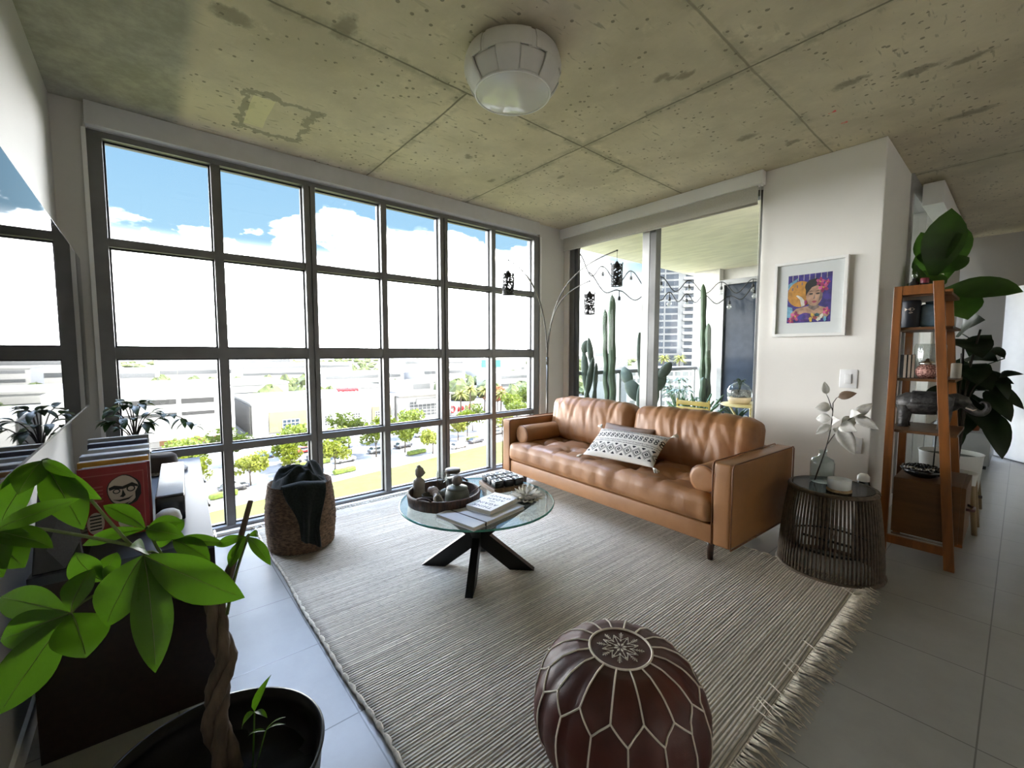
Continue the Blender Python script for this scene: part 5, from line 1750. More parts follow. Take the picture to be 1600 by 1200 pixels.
WPOT = mat('white_planter', (.66, .66, .65), .35, var=.02)
SOIL = mat('grey_pebbles', (.10, .10, .10), .9, var=.4, scale=60)
FIG = mat('fig_leaf', (.045, .105, .018), .40, var=.3, scale=6, trans=.30, bump=.2, bscale=20)
planter('pale oak stand carrying the larger white planter', -.345, 5.02, .195, .16, .48)
t = thing('fiddle_leaf_fig', 'tall fiddle-leaf fig with huge green leaves in a white planter', 'potted plant', (-.345, 5.02, 0))
MB().lathe([(0, .153), (.15, .153), (.17, .17), (.19, .46), (.196, .475), (.186, .475), (.175, .43), (0, .43)], n=56).build('pot', WPOT, t)
MB().lathe([(.176, .44), (.08, .448), (0, .445)], n=30).build('soil', SOIL, t)
O2 = Vector((.345, -5.02, 0))
trk = [p + O2 for p in bez((-.345, 5.02, .43), (-.36, 5.0, 1.0), (-.52, 5.0, 1.4), (-.50, 4.97, 2.05), 14)]
MB().tube(trk, [.018 - .008 * i / 14 for i in range(15)], 8).build('trunk', BARK, t)
m = MB()
for h_, tp, wd in [((-0.516, 4.9, 1.864), (-0.418, 4.8, 2.402), 0.26), ((-0.53, 5.0, 1.958), (-0.60, 4.92, 2.28), 0.18), ((-0.528, 5.0, 1.918), (-0.615, 4.92, 2.111), 0.2), ((-0.535, 4.9, 1.867), (-0.60, 4.6, 1.887), 0.2),
                   ((-0.513, 4.9, 1.813), (-0.591, 4.5, 1.686), 0.22), ((-0.51, 5.0, 1.926), (-0.322, 5.1, 2.054), 0.14), ((-0.457, 4.9, 1.796), (-0.021, 4.7, 1.71), 0.2), ((-0.419, 4.9, 1.777), (-0.282, 4.7, 1.531), 0.26),
                   ((-0.439, 5.0, 1.865), (-0.405, 5.3, 2.373), 0.2), ((-0.55, 5.0, 2.05), (-0.346, 4.8, 2.193), 0.22), ((-0.5, 4.97, 1.95), (-.56, 4.75, 1.78), .22), ((-.5, 4.97, 1.7), (-.44, 4.7, 1.62), .2)]:
    a = min(trk, key=lambda q: (q - O2 - Vector(h_)).length)
    m.tube([a, (a + Vector(h_) + O2) / 2 + Vector((0, 0, .01)), Vector(h_) + O2], .005, 5)
    leaf(m, Vector(h_) + O2, Vector(tp) + O2, wd, sag=.03, fold=.18, n=9, shape=1.25, wav=.10, up=(.3, -1, .4))
m.build('leaves', FIG, t)
DKL = mat('deep_green_leaf', (.009, .022, .007), .42, var=.3, scale=8, trans=.10)
planter('small dark-braced oak stand under the lower white planter', -.275, 4.52, .11, .20, .4)
t = thing('trailing_plant', 'dark glossy plant with drooping leaves in the lower white planter', 'potted plant', (-.275, 4.52, 0))
MB().lathe([(0, .193), (.08, .193), (.09, .20), (.112, .40), (.117, .415), (.108, .415), (.10, .38), (0, .37)], n=40).build('pot', WPOT, t)
O3 = Vector((.275, -4.52, 0))
st = MB()
for k in range(5):
    a = k * 1.3
    st.tube([p + O3 for p in bez((-.275, 4.52, .37), (-.275 + .03 * cos(a), 4.52 + .03 * sin(a), .8), (-.29, 4.75, 1.0), (-.25 + .07 * cos(a), 4.82 + .05 * sin(a), 1.1 + .09 * k), 10)], .007, 6)
st.build('stem', BARK, t)
m = MB()
for h_, tp, wd in [((-0.331, 4.9, 1.443), (-0.192, 4.7, 1.525), 0.2), ((-0.311, 4.9, 1.393), (-0.189, 4.6, 1.245), 0.22), ((-0.286, 4.9, 1.243), (-0.114, 4.7, 1.222), 0.14), ((-0.298, 4.9, 1.142), (-0.131, 4.6, 1.018), 0.2), ((-0.244, 4.9, 1.094), (-0.03, 4.7, 1.064), 0.12), ((-0.171, 4.8, 1.052), (0.024, 4.7, 0.887), 0.1), ((-0.168, 4.8, 1.004), (-0.029, 4.6, 0.8), 0.13), ((-0.145, 4.8, 0.861), (-0.057, 4.6, 0.531), 0.15), ((-0.236, 4.9, 0.944), (-0.129, 4.6, 0.694), 0.2), ((-0.291, 4.9, 0.991), (-0.245, 4.7, 0.665), 0.2), ((-0.321, 4.9, 1.242), (-0.305, 4.7, 0.854), 0.2), ((-0.11, 4.8, 1.103), (0.011, 4.7, 1.134), 0.06), ((-0.086, 4.8, 1.245), (-0.172, 4.9, 1.316), 0.07), ((-0.127, 4.8, 1.126), (-0.053, 4.7, 0.948), 0.08), ((-0.269, 4.9, 1.243), (-0.201, 5.2, 1.345), 0.2), ((-0.333, 4.9, 0.783), (-0.273, 4.7, 0.563), 0.1), ((-.40, 4.85, 1.028), (-0.48, 4.75, 0.817), 0.14), ((-.25, 4.85, 1.3), (-.16, 4.8, 1.42), .16), ((-.2, 4.85, 1.05), (-.08, 4.75, 1.0), .16), ((-.28, 4.8, 1.2), (-.2, 4.6, 1.05), .2)]:
    near_ = min([(-.275, 4.6, .75), (-.285, 4.75, 1.0), (-.26, 4.82, 1.15), (-.25, 4.82, 1.38)], key=lambda q: (Vector(q) - Vector(h_)).length)
    m.tube([Vector(near_) + O3, Vector(h_) + O3], .004, 5)
    leaf(m, Vector(h_) + O3, Vector(tp) + O3, wd, sag=.03, fold=.2, n=8, shape=.85, wav=.12, up=(.3, -1, .5))
m.build('leaves', DKL, t)
t = thing('console', 'low grey cabinet far back by the dining glazing', 'cabinet', (-.40, 7.35, 0))
MB().box(-.22, .22, -.35, .35, .04, .40).build('body', mat('grey_lacquer', (.22, .22, .22), .5, var=.05), t, bevel=.004)
MB().box(-.20, .20, -.33, .33, 0, .04).build('plinth', BLKP, t)
t = thing('potted_plant', 'small leafy plant in an orange terracotta pot on the far grey cabinet', 'potted plant', (-.36, 7.25, .4005))
MB().lathe([(0, 0), (.08, 0), (.10, .14), (.112, .14), (.112, .17), (.1, .17), (.09, .14), (0, .13)], n=32).build('pot', mat('terracotta', (.33, .095, .035), .8, var=.15), t)
m = MB()
for k in range(16):
    a = k * 2.4
    p = Vector((.03 * cos(a), .03 * sin(a), .14))
    leaf(m, p, p + Vector((.16 * cos(a), .16 * sin(a), .10 + .012 * k)), .06, sag=.03, n=5)
m.build('leaves', DARKLEAF, t)
# ================================================================ balcony
BCONC = mat('balcony_concrete', (.42, .40, .36), .8, var=.12, scale=5)
SLABM = mat('painted_slab', (.78, .73, .58), .8, var=.08, scale=3, stretch=(1, 4, 1))
struct(MB().box(-3.95, -.75, 4.0, 7.40, -.25, -.02).build('balcony_floor', BCONC))
struct(MB().box(-3.98, -.75, 4.0, 7.75, 2.70, 2.95).build('balcony_slab', SLABM))
w = MB().box(-3.80, -3.36, 7.40, 7.75, -.25, 2.70).box(-3.36, -.75, 7.55, 7.75, -.25, .02).box(-3.36, -.75, 7.55, 7.75, 2.50, 2.70).box(-.9, -.75, 7.40, 7.55, -.02, 2.70)
struct(w.build('wall_balcony', mat('render_white', (.62, .60, .56), .8, var=.04)))
W4 = struct(thing('window_4', None, None, (-2.1, 7.40, 0)))
MB().box(-1.26, -1.18, 0, .12, .02, 2.50).box(1.1, 1.2, 0, .12, .02, 2.50).box(-.05, .03, .02, .12, .02, 2.50).box(-1.18, 1.1, 0, .12, 2.42, 2.50).box(-1.18, 1.1, 0, .12, .02, .1).build('window_frame', ALU, W4)
MB().add([(-1.18, .06, .1), (1.1, .06, .1), (1.1, .06, 2.42), (-1.18, .06, 2.42)], [(0, 1, 2, 3)]).build('glass', mat('dark_sky_tint_glass', (.034, .042, .056), .06, var=.1, spec=.03), W4)  # opaque pane; its blue-grey colour stands in for the reflected sky

rl = thing('balcony_railing', 'grey metal balcony railing with glass panels beyond the sliding door', 'railing', (-3.72, 5.7, -.02))
MB().box(-.03, .03, -1.68, 1.68, 1.02, 1.07).build('top_rail', ALU, rl)
for y in (-1.62, -.55, .55, 1.62):
    MB().box(-.02, .02, y - .025, y + .025, 0, 1.02).build('post', ALU_L, rl)
MB().box(-.018, .018, -1.6, 1.6, .10, .13).build('bottom_rail', ALU_L, rl)
g = MB()
for y0, y1 in ((-1.59, -.58), (-.52, .52), (.58, 1.59)):
    g.add([(0, y0, .13), (0, y1, .13), (0, y1, 1.02), (0, y0, 1.02)], [(0, 1, 2, 3)])
g.build('glass_panel', glass_mat('rail_glass', (.90, .95, .94), 1.0), rl)

CACT = mat('cactus_green', (.040, .070, .032), .6, var=.25, scale=10, bump=.2, bscale=40)
CACT2 = mat('bluegreen_cactus', (.050, .072, .048), .65, var=.3, scale=9)
CPOT = mat('grey_pot', (.30, .29, .28), .7, var=.1)


def ribbed(m, pts, r, ribs=6, depth=.16, n=24):
    """a cactus column with ribs, domed at the tip"""
    pts = [Vector(p) for p in pts]
    k = len(pts)
    vs, fs = [], []
    for i, p in enumerate(pts):
        tt = (pts[min(i + 1, k - 1)] - pts[max(0, i - 1)]).normalized()
        u = tt.orthogonal().normalized() if abs(tt.z) < .5 else (Vector((1, 0, 0)) - tt * tt.x).normalized()
        w_ = tt.cross(u)
        q = i / (k - 1)
        rr = r * (1 if q < .9 else sqrt(max(0, 1 - ((q - .9) / .1) ** 2)) * .98 + .02) * (1 + .06 * sin(q * 23))
        for j in range(n):
            a = 2 * pi * j / n
            f = rr * (1 - depth * (.5 + .5 * cos(a * ribs)))
            vs.append(p + (u * cos(a) + w_ * sin(a)) * f)
    for i in range(k - 1):
        for j in range(n):
            fs.append((i * n + j, i * n + (j + 1) % n, (i + 1) * n + (j + 1) % n, (i + 1) * n + j))
    m.add(vs, fs, 0, True)


def pad(m, base, tip, w_, th_=.02):
    base, tip = Vector(base), Vector(tip)
    d = tip - base
    L = d.length
    x = d / L
    s_ = x.cross(Vector((.5, -.8, .1))).normalized()
    nn = s_.cross(x)
    vs, fs = [], []
    N, K = 10, 12
    for i in range(N + 1):
        t_ = i / N
        ww = w_ / 2 * max(.06, sin(pi * min(1, .04 + t_ * .93)) ** .6)
        for j in range(K):
            a = 2 * pi * j / K
            vs.append(base + d * t_ + s_ * ww * cos(a) + nn * th_ * sin(a) * (ww / (w_ / 2)))
    for i in range(N):
        for j in range(K):
            fs.append((i * K + j, i * K + (j + 1) % K, (i + 1) * K + (j + 1) % K, (i + 1) * K + j))
    m.add(vs, fs, 0, True)


def cpot(t, r, h):
    MB().lathe([(0, 0), (r * .8, 0), (r, h), (r * .92, h), (r * .88, h - .04), (0, h - .05)], n=36).build('pot', CPOT, t)


def line(a, b, n=26, wob=.0):
    a, b = Vector(a), Vector(b)
    return [a.lerp(b, i / n) + Vector((wob * sin(i * .9), wob * cos(i * .7), 0)) for i in range(n + 1)]


t = thing('column_cactus', 'pair of tall ribbed columns, tallest cactus left of the door stile', 'cactus', (-3.50, 4.72, -.02))
cpot(t, .15, .30)
m = MB()
ribbed(m, line((-.02, .02, .26), (-.045, .0, 2.08), 30, .006), .047, 6)
ribbed(m, line((-.08, -.02, .26), (-.145, -.02, 1.90), 30, .008), .036, 5)
ribbed(m, [Vector(p) for p in bez((-.13, -.02, 1.05), (-.05, 0, 1.08), (-.055, 0, 1.2), (-.075, 0, 1.32), 14)], .022, 5)
m.build('stem', CACT, t)
t = thing('cactus_plant', 'branching flat-stemmed cactus at the far left of the balcony door', 'cactus', (-3.56, 4.30, -.02))
cpot(t, .13, .28)
m = MB()
for a, b, w_ in (((-.02, 0, .25), (-.04, 0, .85), .10), ((-.04, 0, .8), (-.10, 0, 1.35), .10), ((-.10, 0, 1.30), (-.05, .0, 1.47), .11), ((-.04, 0, .75), (.06, 0, 1.25), .09), ((.04, 0, 1.15), (-.02, .0, 1.50), .08), ((.03, 0, .25), (.10, 0, .9), .08), ((.09, 0, .8), (.11, .0, 1.18), .06)):
    pad(m, a, b, w_)
m.build('pads', CACT2, t)
t = thing('prickly_pear', 'prickly pear with paddle pads low in front of the balcony glass', 'cactus', (-3.20, 5.05, -.02))
t.scale = (1.32, 1.32, 1.32)
cpot(t, .16, .30)
m = MB()
for a, b, w_ in (((0, 0, .27), (-.05, 0, .70), .16), ((-.05, 0, .66), (-.10, 0, 1.20), .085), ((-.02, 0, .6), (.08, 0, .95), .13), ((.06, .02, .6), (.16, .02, .82), .15), ((-.08, 0, .5), (-.24, .0, .72), .15), ((.05, 0, .85), (-.04, .02, 1.22), .05),
                 ((.0, -.03, .4), (.14, -.05, .66), .14), ((.14, 0, .75), (.24, .02, .9), .10), ((-.2, 0, .66), (-.30, .02, .84), .12)):
    pad(m, a, b, w_)
m.build('pads', CACT2, t)
t = thing('column_cactus', 'tall twin-stemmed green cactus before the pale balcony wall', 'cactus', (-3.12, 6.45, -.02))
cpot(t, .20, .34)
m = MB()
ribbed(m, line((0, 0, .3), (-.055, .02, 2.36), 34, .004), .044, 7)
ribbed(m, line((.09, -.02, .3), (.055, -.02, 1.76), 30, .004), .042, 7)
ribbed(m, line((.02, -.09, .3), (.05, -.10, .95), 20, .003), .05, 7)
m.build('stem', CACT, t)
t = thing('spurge_shrub', 'dense green spiky shrub in front of the railing behind the yellow chair', 'shrub', (-2.85, 5.72, -.02))
cpot(t, .2, .3)
random.seed(8)
m = MB()
for i in range(44):
    a = random.uniform(0, 2 * pi)
    r = random.uniform(.02, .14)
    q = random.uniform(.1, .36)
    p = Vector((r * cos(a), r * sin(a), .27))
    tip = p + Vector((q * cos(a) * 1.1, q * sin(a) * 1.1, random.uniform(.16, .48)))
    mid = p.lerp(tip, .5) + Vector((0, 0, .05))
    m.tube([p, mid, tip.lerp(mid, .2), tip], [.012, .019, .016, .004], 6)
    for k in range(6):
        q2 = mid.lerp(tip, k / 6)
        b = random.uniform(0, 6.28)
        leaf(m, q2, q2 + Vector((.05 * cos(b), .05 * sin(b), .035)), .018, sag=.004, n=3)
m.build('stems', mat('spurge_green', (.03, .085, .018), .5, var=.3, scale=10), t)
t = thing('monstera', 'broad-leaved green plant at the foot of the twin-stemmed cactus', 'plant', (-3.28, 6.05, -.02))
cpot(t, .17, .3)
m = MB()
for i in range(26):
    a = random.uniform(0, 2 * pi)
    h_ = random.uniform(.45, .95)
    p = Vector((.22 * cos(a) * random.uniform(.3, 1), .22 * sin(a) * random.uniform(.3, 1), h_))
    m.tube([(0, 0, .26), p * .6 + Vector((0, 0, .15)), p], .005, 5)
    for k in range(3):
        b = a + (k - 1) * .8
        leaf(m, p, p + Vector((.13 * cos(b), .13 * sin(b), -.03)), .06, sag=.02, n=4)
m.build('leaves', mat('monstera_green', (.045, .095, .04), .45, var=.3), t)

YEL = mat('mustard_paint', (.42, .30, .045), .45, var=.1)
t = thing('folding_chair', 'mustard yellow slatted folding chair outside behind the sofa', 'chair', (-2.40, 4.72, -.02), radians(-4))
for z in (.665, .735):
    MB().rbox((0, .0, z), (.40, .014, .052), .006, 3).build('back_slat', YEL, t)
for s_ in (-1, 1):
    MB().tube([(s_ * .195, .0, .78), (s_ * .195, .02, .45), (s_ * .195, .34, 0)], .011, 8).build('leg', YEL, t)
    MB().tube([(s_ * .175, .40, .45), (s_ * .175, .20, .30), (s_ * .175, .0, 0)], .011, 8).build('leg', YEL, t)
for k in range(6):
    MB().rbox((0, .06 + .065 * k, .455), (.39, .05, .012), .004, 2).build('seat_slat', YEL, t)
t = thing('bistro_table', 'small round pale yellow bistro table on crossed legs outside', 'table', (-1.88, 5.0, -.02))
YELP = mat('pale_yellow_paint', (.55, .46, .20), .4, var=.06)
MB().lathe([(0, .735), (.30, .735), (.305, .742), (.30, .752), (0, .752)], n=48).build('top', YELP, t)
for a0 in (.4, .4 + pi / 2):
    for s_ in (-1, 1):
        MB().tube([(.22 * s_ * cos(a0), .22 * s_ * sin(a0), .735), (0 + .02 * s_ * cos(a0), .02 * s_ * sin(a0), .40), (-.24 * s_ * cos(a0), -.24 * s_ * sin(a0), 0)], .011, 8).build('leg', YELP, t)
t = thing('terrarium', 'glass globe terrarium in a cream bowl on the yellow bistro table', 'terrarium', (-1.98, 4.93, .733))
MB().lathe([(0, 0), (.09, 0), (.112, .03), (.118, .07), (.116, .075), (0, .07)], n=40).build('bowl', mat('cream_bowl', (.62, .50, .34), .5, var=.06), t)
MB().lathe([(.117, .075), (.125, .11), (.122, .15), (.10, .195), (.055, .225), (.03, .232)], n=40).build('globe', glass_mat('globe_glass', (.82, .86, .86), 1.6), t)
MB().lathe([(.112, .078), (.116, .11), (.10, .13), (0, .14)], n=30, fn=lambda r, z, a: (r, z + .02 * sin(a * 5 + r * 50))).build('gravel', mat('speckled_gravel', (.14, .14, .14), .8, var=.7, scale=90, col2=(.42, .40, .38)), t)
m = MB()
for k in range(18):
    a = k * 2.4
    m.tube([(0, 0, .13), (.02 * cos(a), .02 * sin(a), .24)], .002, 4)
    leaf(m, (.02 * cos(a), .02 * sin(a), .235), (.07 * cos(a), .07 * sin(a), .255 + .02 * sin(k)), .03, sag=.01, n=4)
m.build('plant', CACT, t)
t = thing('wooden_stool', 'low orange-brown wooden stand beside the bistro table outside', 'stool', (-1.42, 5.15, -.02))
MB().box(-.10, .10, -.10, .10, .64, .68).build('top', HONEY, t)
for sx in (-1, 1):
    for sy in (-1, 1):
        MB().box(sx * .085 - .015, sx * .085 + .015, sy * .085 - .015, sy * .085 + .015, 0, .64).build('leg', HONEY, t)
for lab, x, y, r, h_ in (('round grey concrete pot on the balcony floor under the bistro table', -1.72, 5.55, .2, .45), ('white square-edged pot behind the yellow chair', -2.35, 5.75, .14, .50)):
    t = thing('plant_pot', lab, 'pot', (x, y, -.02))
    MB().lathe([(0, 0), (r * .8, 0), (r, h_), (r * .9, h_), (r * .85, h_ - .05), (0, h_ - .06)], n=32).build('pot', CPOT if r > .15 else WHITE, t)
    m = MB()
    for k in range(14):
        a = k * 2.4
        p = Vector((r * .4 * cos(a), r * .4 * sin(a), h_ - .06))
        leaf(m, p, p + Vector((.15 * cos(a), .15 * sin(a), .18)), .05, sag=.02, n=4)
    m.build('leaves', DARKLEAF, t)

# festoon lights: looped black cable with hanging bulbs
CABLE = mat('black_cable', (.02, .02, .02), .6)
BULB = glass_mat('bulb_glass', (.92, .93, .92), 1.4, body=.12, bodycol=(.8, .8, .78))


def festoon(label, hooks, drop, bulbs_at):
    t = thing('string_lights', label, 'string lights')
    pts = []
    for a, b in zip(hooks, hooks[1:]):
        a, b = Vector(a), Vector(b)
        for i in range(12):
            q = i / 12
            p = a.lerp(b, q)
            p.z -= drop * (1 - cos(2 * pi * q)) / 2
            pts.append(p)
    pts.append(Vector(hooks[-1]))
    MB().tube(pts, .008, 6).build('cable', CABLE, t)
    for h_ in bulbs_at:
        h_ = Vector(h_)
        s_ = MB().lathe([(0, 0), (.006, -.002), (.006, -.07), (.018, -.08), (.019, -.125), (0, -.127)], h_, 14).build('bulb_holder', CABLE, t)
        MB().lathe([(.014, -.125), (.030, -.15), (.034, -.175), (.026, -.20), (0, -.212)], h_, 16).build('bulb', BULB, s_)


hk = [(-3.62, 4.15, 2.52), (-3.62, 4.62, 2.42), (-3.62, 5.25, 2.44), (-3.60, 6.0, 2.44), (-3.55, 6.75, 2.46), (-3.28, 7.30, 2.46), (-2.80, 7.32, 2.45), (-2.25, 7.32, 2.45)]
festoon('black festoon lights looped under the balcony ceiling edge', hk, .20, hk)
hk2 = [(-3.5, 4.2, 2.28), (-3.45, 4.75, 2.10), (-3.4, 5.4, 2.16), (-3.4, 5.9, 2.18), (-3.4, 6.4, 2.20), (-3.35, 6.85, 2.22), (-3.1, 7.2, 2.20), (-2.75, 7.25, 2.34)]
festoon('lower strand of festoon lights sagging across the balcony behind the cacti', hk2, .13, hk2[1:])

# ================================================================ the city below
GZ = -22.0
STREET = mat('pale_street', (.15, .148, .142), .9, var=.12, scale=.05)
struct(MB().box(-3000, 60, -2500, 3000, GZ - 1, GZ).build('ground', STREET))
GRASS = mat('dry_lawn', (.056, .064, .004), .95, var=.25, scale=.5, col2=(.080, .082, .009))
struct(MB().prism([(-15, -60), (-15, 130), (-97, 130), (-88, 70), (-80.5, 30), (-75.5, 5), (-69, -60)], GZ, GZ + .06).build('lawn', GRASS))
KERB = mat('bright_concrete', (.22, .215, .205), .9, var=.05, scale=.2)
struct(MB().prism([(-69.3, -60), (-75.8, 5), (-80.8, 30), (-88.3, 70), (-97.3, 130), (-100.8, 130), (-91.6, 70), (-83.9, 30), (-78.9, 5), (-72.4, -60)], GZ, GZ + .10).build('sidewalk', KERB))
struct(MB().prism([(-88, -80), (-92, 5), (-95, 30), (-101, 70), (-112, 150), (-124, 150), (-114, 70), (-108, 30), (-104, 5), (-100, -80)], GZ, GZ + .03).build('road', mat('road_asphalt', (.105, .103, .10), .95, var=.08, scale=.3)))  # even asphalt grey over the whole road
HEDGE = mat('hedge_green', (.06, .085, .008), .9, var=.4, scale=2)

random.seed(31)


def crown_mesh(name, r, hgt, n, sz, matl, parent, z0):
    m = MB()
    cl = [(random.uniform(-.55, .55) * r, random.uniform(-.55, .55) * r, z0 + hgt * random.uniform(.2, .8), random.uniform(.4, .62) * r) for _ in range(9)]
    for i in range(n):
        cx, cy, cz, cr = random.choice(cl)
        a, b = random.uniform(0, 2 * pi), math.acos(random.uniform(-1, 1))
        q = random.uniform(.75, 1.0)
        p = Vector((cx + cr * q * sin(b) * cos(a), cy + cr * q * sin(b) * sin(a), cz + cr * .75 * q * cos(b)))
        u = Vector((random.uniform(-1, 1), random.uniform(-1, 1), random.uniform(-1, 1))).normalized()
        w_ = u.orthogonal().normalized()
        s1, s2 = sz * random.uniform(.6, 1.2), sz * random.uniform(.4, .8)
        m.add([p - u * s1, p + w_ * s2, p + u * s1, p - w_ * s2], [(0, 1, 2, 3)])
    return m.build(name, matl, parent)


TLEAF = [mat('street_leaf_a', (.115, .130, .009), .7, var=.35, scale=.8, trans=.35), mat('street_leaf_b', (.085, .112, .009), .7, var=.35, scale=.8, trans=.35), mat('street_leaf_c', (.058, .082, .009), .7, var=.35, scale=.8, trans=.25)]
TBARK = mat('tree_bark', (.05, .04, .03), .9, var=.2)


def tree_proto(kind, r, h_, n, sz):
    t = thing('street_tree', 'x', 'tree', (0, 0, GZ))
    m = MB().tube([(0, 0, 0), (.1, .05, h_ * .3), (0, 0, h_ * .55)], [.16, .12, .07], 7)
    for k in range(4):
        a = k * 1.6
        m.tube([(.05, .03, h_ * .33), (r * .4 * cos(a), r * .4 * sin(a), h_ * .66)], [.07, .03], 5)
    m.build('trunk', TBARK, t)
    crown_mesh('crown', r, h_ * .62, n, sz, TLEAF[kind], t, h_ * .36)
    return t


protos = [tree_proto(0, 2.7, 6.4, 900, .34), tree_proto(1, 3.8, 7.8, 1200, .38), tree_proto(2, 4.0, 8.2, 1200, .40)]
tl = [  # kind, x, y, scale, label
    (0, -87, 13.0, 1.0, 'small yellow-green street tree left of the window basket, beside the dark car'), (0, -87.5, 19.5, 1.0, 'yellow-green street tree on the pavement just above the basket'),
    (1, -93.5, 21, 1.0, 'larger green tree behind the one above the basket'), (0, -87, 27.5, 1.05, 'slim yellow-green street tree just right of the basket, beside the white car'),
    (1, -97, 31, .95, 'green tree behind the slim street tree, before the white facade'), (1, -93, 38.5, 1.05, 'broad green tree above the bust on the tray, left half of the big pair'),
    (1, -93, 45.5, 1.05, 'broad green tree above the wine glass, right half of the big pair'), (0, -87, 49.5, 1.0, 'bright tree at the right edge of the big pair, over the parked cars'),
    (0, -97, 63, 1.0, 'yellow-green tree in the fifth window column near the red lettering'), (1, -100, 68, 1.0, 'green tree behind the one near the red lettering'),
    (1, -99, 4.5, 1.05, 'tree at the left end of the street row, half hidden by the cabinet'), (2, -104, 12.5, 1.0, 'dark green tree across the road left of the yellow building'),
    (1, -103, 24.5, 1.05, 'tree across the road under the blue-paned windows'), (2, -106, 37, 1.1, 'dark green tree across the road below the white facade windows'),
    (1, -105, 46, 1.0, 'tree across the road below the small yellow wall panel'), (1, -107, 54, 1.1, 'tree across the road left of the tall shop windows'),
    (2, -106, 74, 1.0, 'dark green tree below the palm trunks'), (0, -97, 79, 1.0, 'pale tree over the white parked car on the right'),
    (1, -104, 90, 1.1, 'tree in the last window column beside the sofa arm'), (1, -118, 100, 1.2, 'green tree at the far right behind the red foliage'),
    (0, -89, 5.5, 1.0, 'small tree just right of the cabinet top in the lowest pane'), (2, -122, 112, 1.3, 'dark tree at the right edge of the window wall')]
used = [False] * 3
for k, x, y, s_, lab in tl:
    rz = random.uniform(0, 6.28)
    if not used[k]:
        used[k] = True
        t = protos[k]
        t.location, t.rotation_euler, t.scale = (x, y, GZ), (0, 0, rz), (s_,) * 3
        t['label'] = lab
    else:
        t = dup(protos[k], (x, y, GZ), rz, lab, (s_,) * 3)
    t['group'] = 'street trees below the window'
t = dup(protos[2], (-137, 108, GZ), .5, 'orange-red flowering tree right of the palms', (1.25,) * 3)
REDT = mat('flame_leaf', (.14, .045, .015), .8, var=.4, scale=.8, trans=.2)
for ch in t.children:
    if ch.name.startswith('crown'):
        ch.data = ch.data.copy()
        ch.data.materials[0] = REDT
for i, (x, y, lx, ly, lab) in enumerate(((-82.5, 8.5, 4, 1.2, 'low clipped hedge strip by the sidewalk beside the cabinet'), (-84.5, 28.5, 4.5, 1.1, 'low clipped hedge strip right of the basket'), (-94.5, 25.5, 7, 1.4, 'long hedge strip in the road median'),
                                     (-90, 47, 5, 1.2, 'low hedge under the big pair of street trees'), (-94.5, 66, 4, 1.2, 'low hedge between the parked cars on the right'))):
    t = thing('hedge', lab, 'hedge', (x, y, GZ + .05), radians(8))
    MB().rbox((0, 0, .45), (ly, lx, .9), .3, (4, 10, 4), lambda p, n: p + n * .16 * nz(p, 2.2, x)).build('foliage', HEDGE, t)


def palm(label, x, y, h_, s_=1.0, z=0.0):
    t = thing('palm_tree', label, 'palm', (x, y, GZ + z))
    MB().tube([(0, 0, 0), (.15, .1, h_ * .5), (.1, .2, h_)], [.30 * s_, .22 * s_, .20 * s_], 8).build('trunk', TBARK, t)
    m = MB()
    for k in range(26):
        a = k * 2.399
        el = .9 - 1.5 * (k / 26)
        L = 3.0 * s_
        prev = None
        base = Vector((.1, .2, h_))
        d = Vector((cos(a) * cos(el), sin(a) * cos(el), sin(el)))
        side = Vector((-sin(a), cos(a), 0))
        vs, fs = [], []
        for i in range(7):
            q = i / 6
            p = base + d * L * q + Vector((0, 0, -1.3 * s_ * q * q))
            w_ = .34 * s_ * (sin(pi * (.12 + .86 * q)))
            vs += [p - side * w_ + Vector((0, 0, -w_ * .5)), p, p + side * w_ + Vector((0, 0, -w_ * .5))]
        for i in range(6):
            fs += [(i * 3, i * 3 + 1, i * 3 + 4, i * 3 + 3), (i * 3 + 1, i * 3 + 2, i * 3 + 5, i * 3 + 4)]
        m.add(vs, fs)
    m.build('fronds', mat('palm_frond', (.12, .125, .022), .7, var=.4, scale=1, trans=.25), t)


palm('left palm of the three beside the red lettering', -127, 83.5, 9.5, 1.15)
palm('middle palm of the three beside the red lettering', -132, 91, 10.5, 1.1)
palm('right palm of the three beside the red lettering', -131, 97, 10.0, 1.2)
palm('single palm in the last window column before the red foliage', -128, 102.5, 8.5, 1.1)

# ---- cars
CARM = {'white': mat('car_white', (.30, .30, .30), .25, var=.02, coat=.5), 'black': mat('car_black', (.02, .02, .025), .25, coat=.5), 'silver': mat('car_silver', (.15, .155, .16), .3, metal=.5), 'red': mat('car_red', (.35, .02, .02), .25, coat=.5), 'blue': mat('car_blue', (.03, .07, .2), .25, coat=.5)}
CARG = mat('car_glass', (.02, .03, .035), .08, spec=.8)
TYRE = mat('tyre', (.02, .02, .02), .8)
cnt = {}


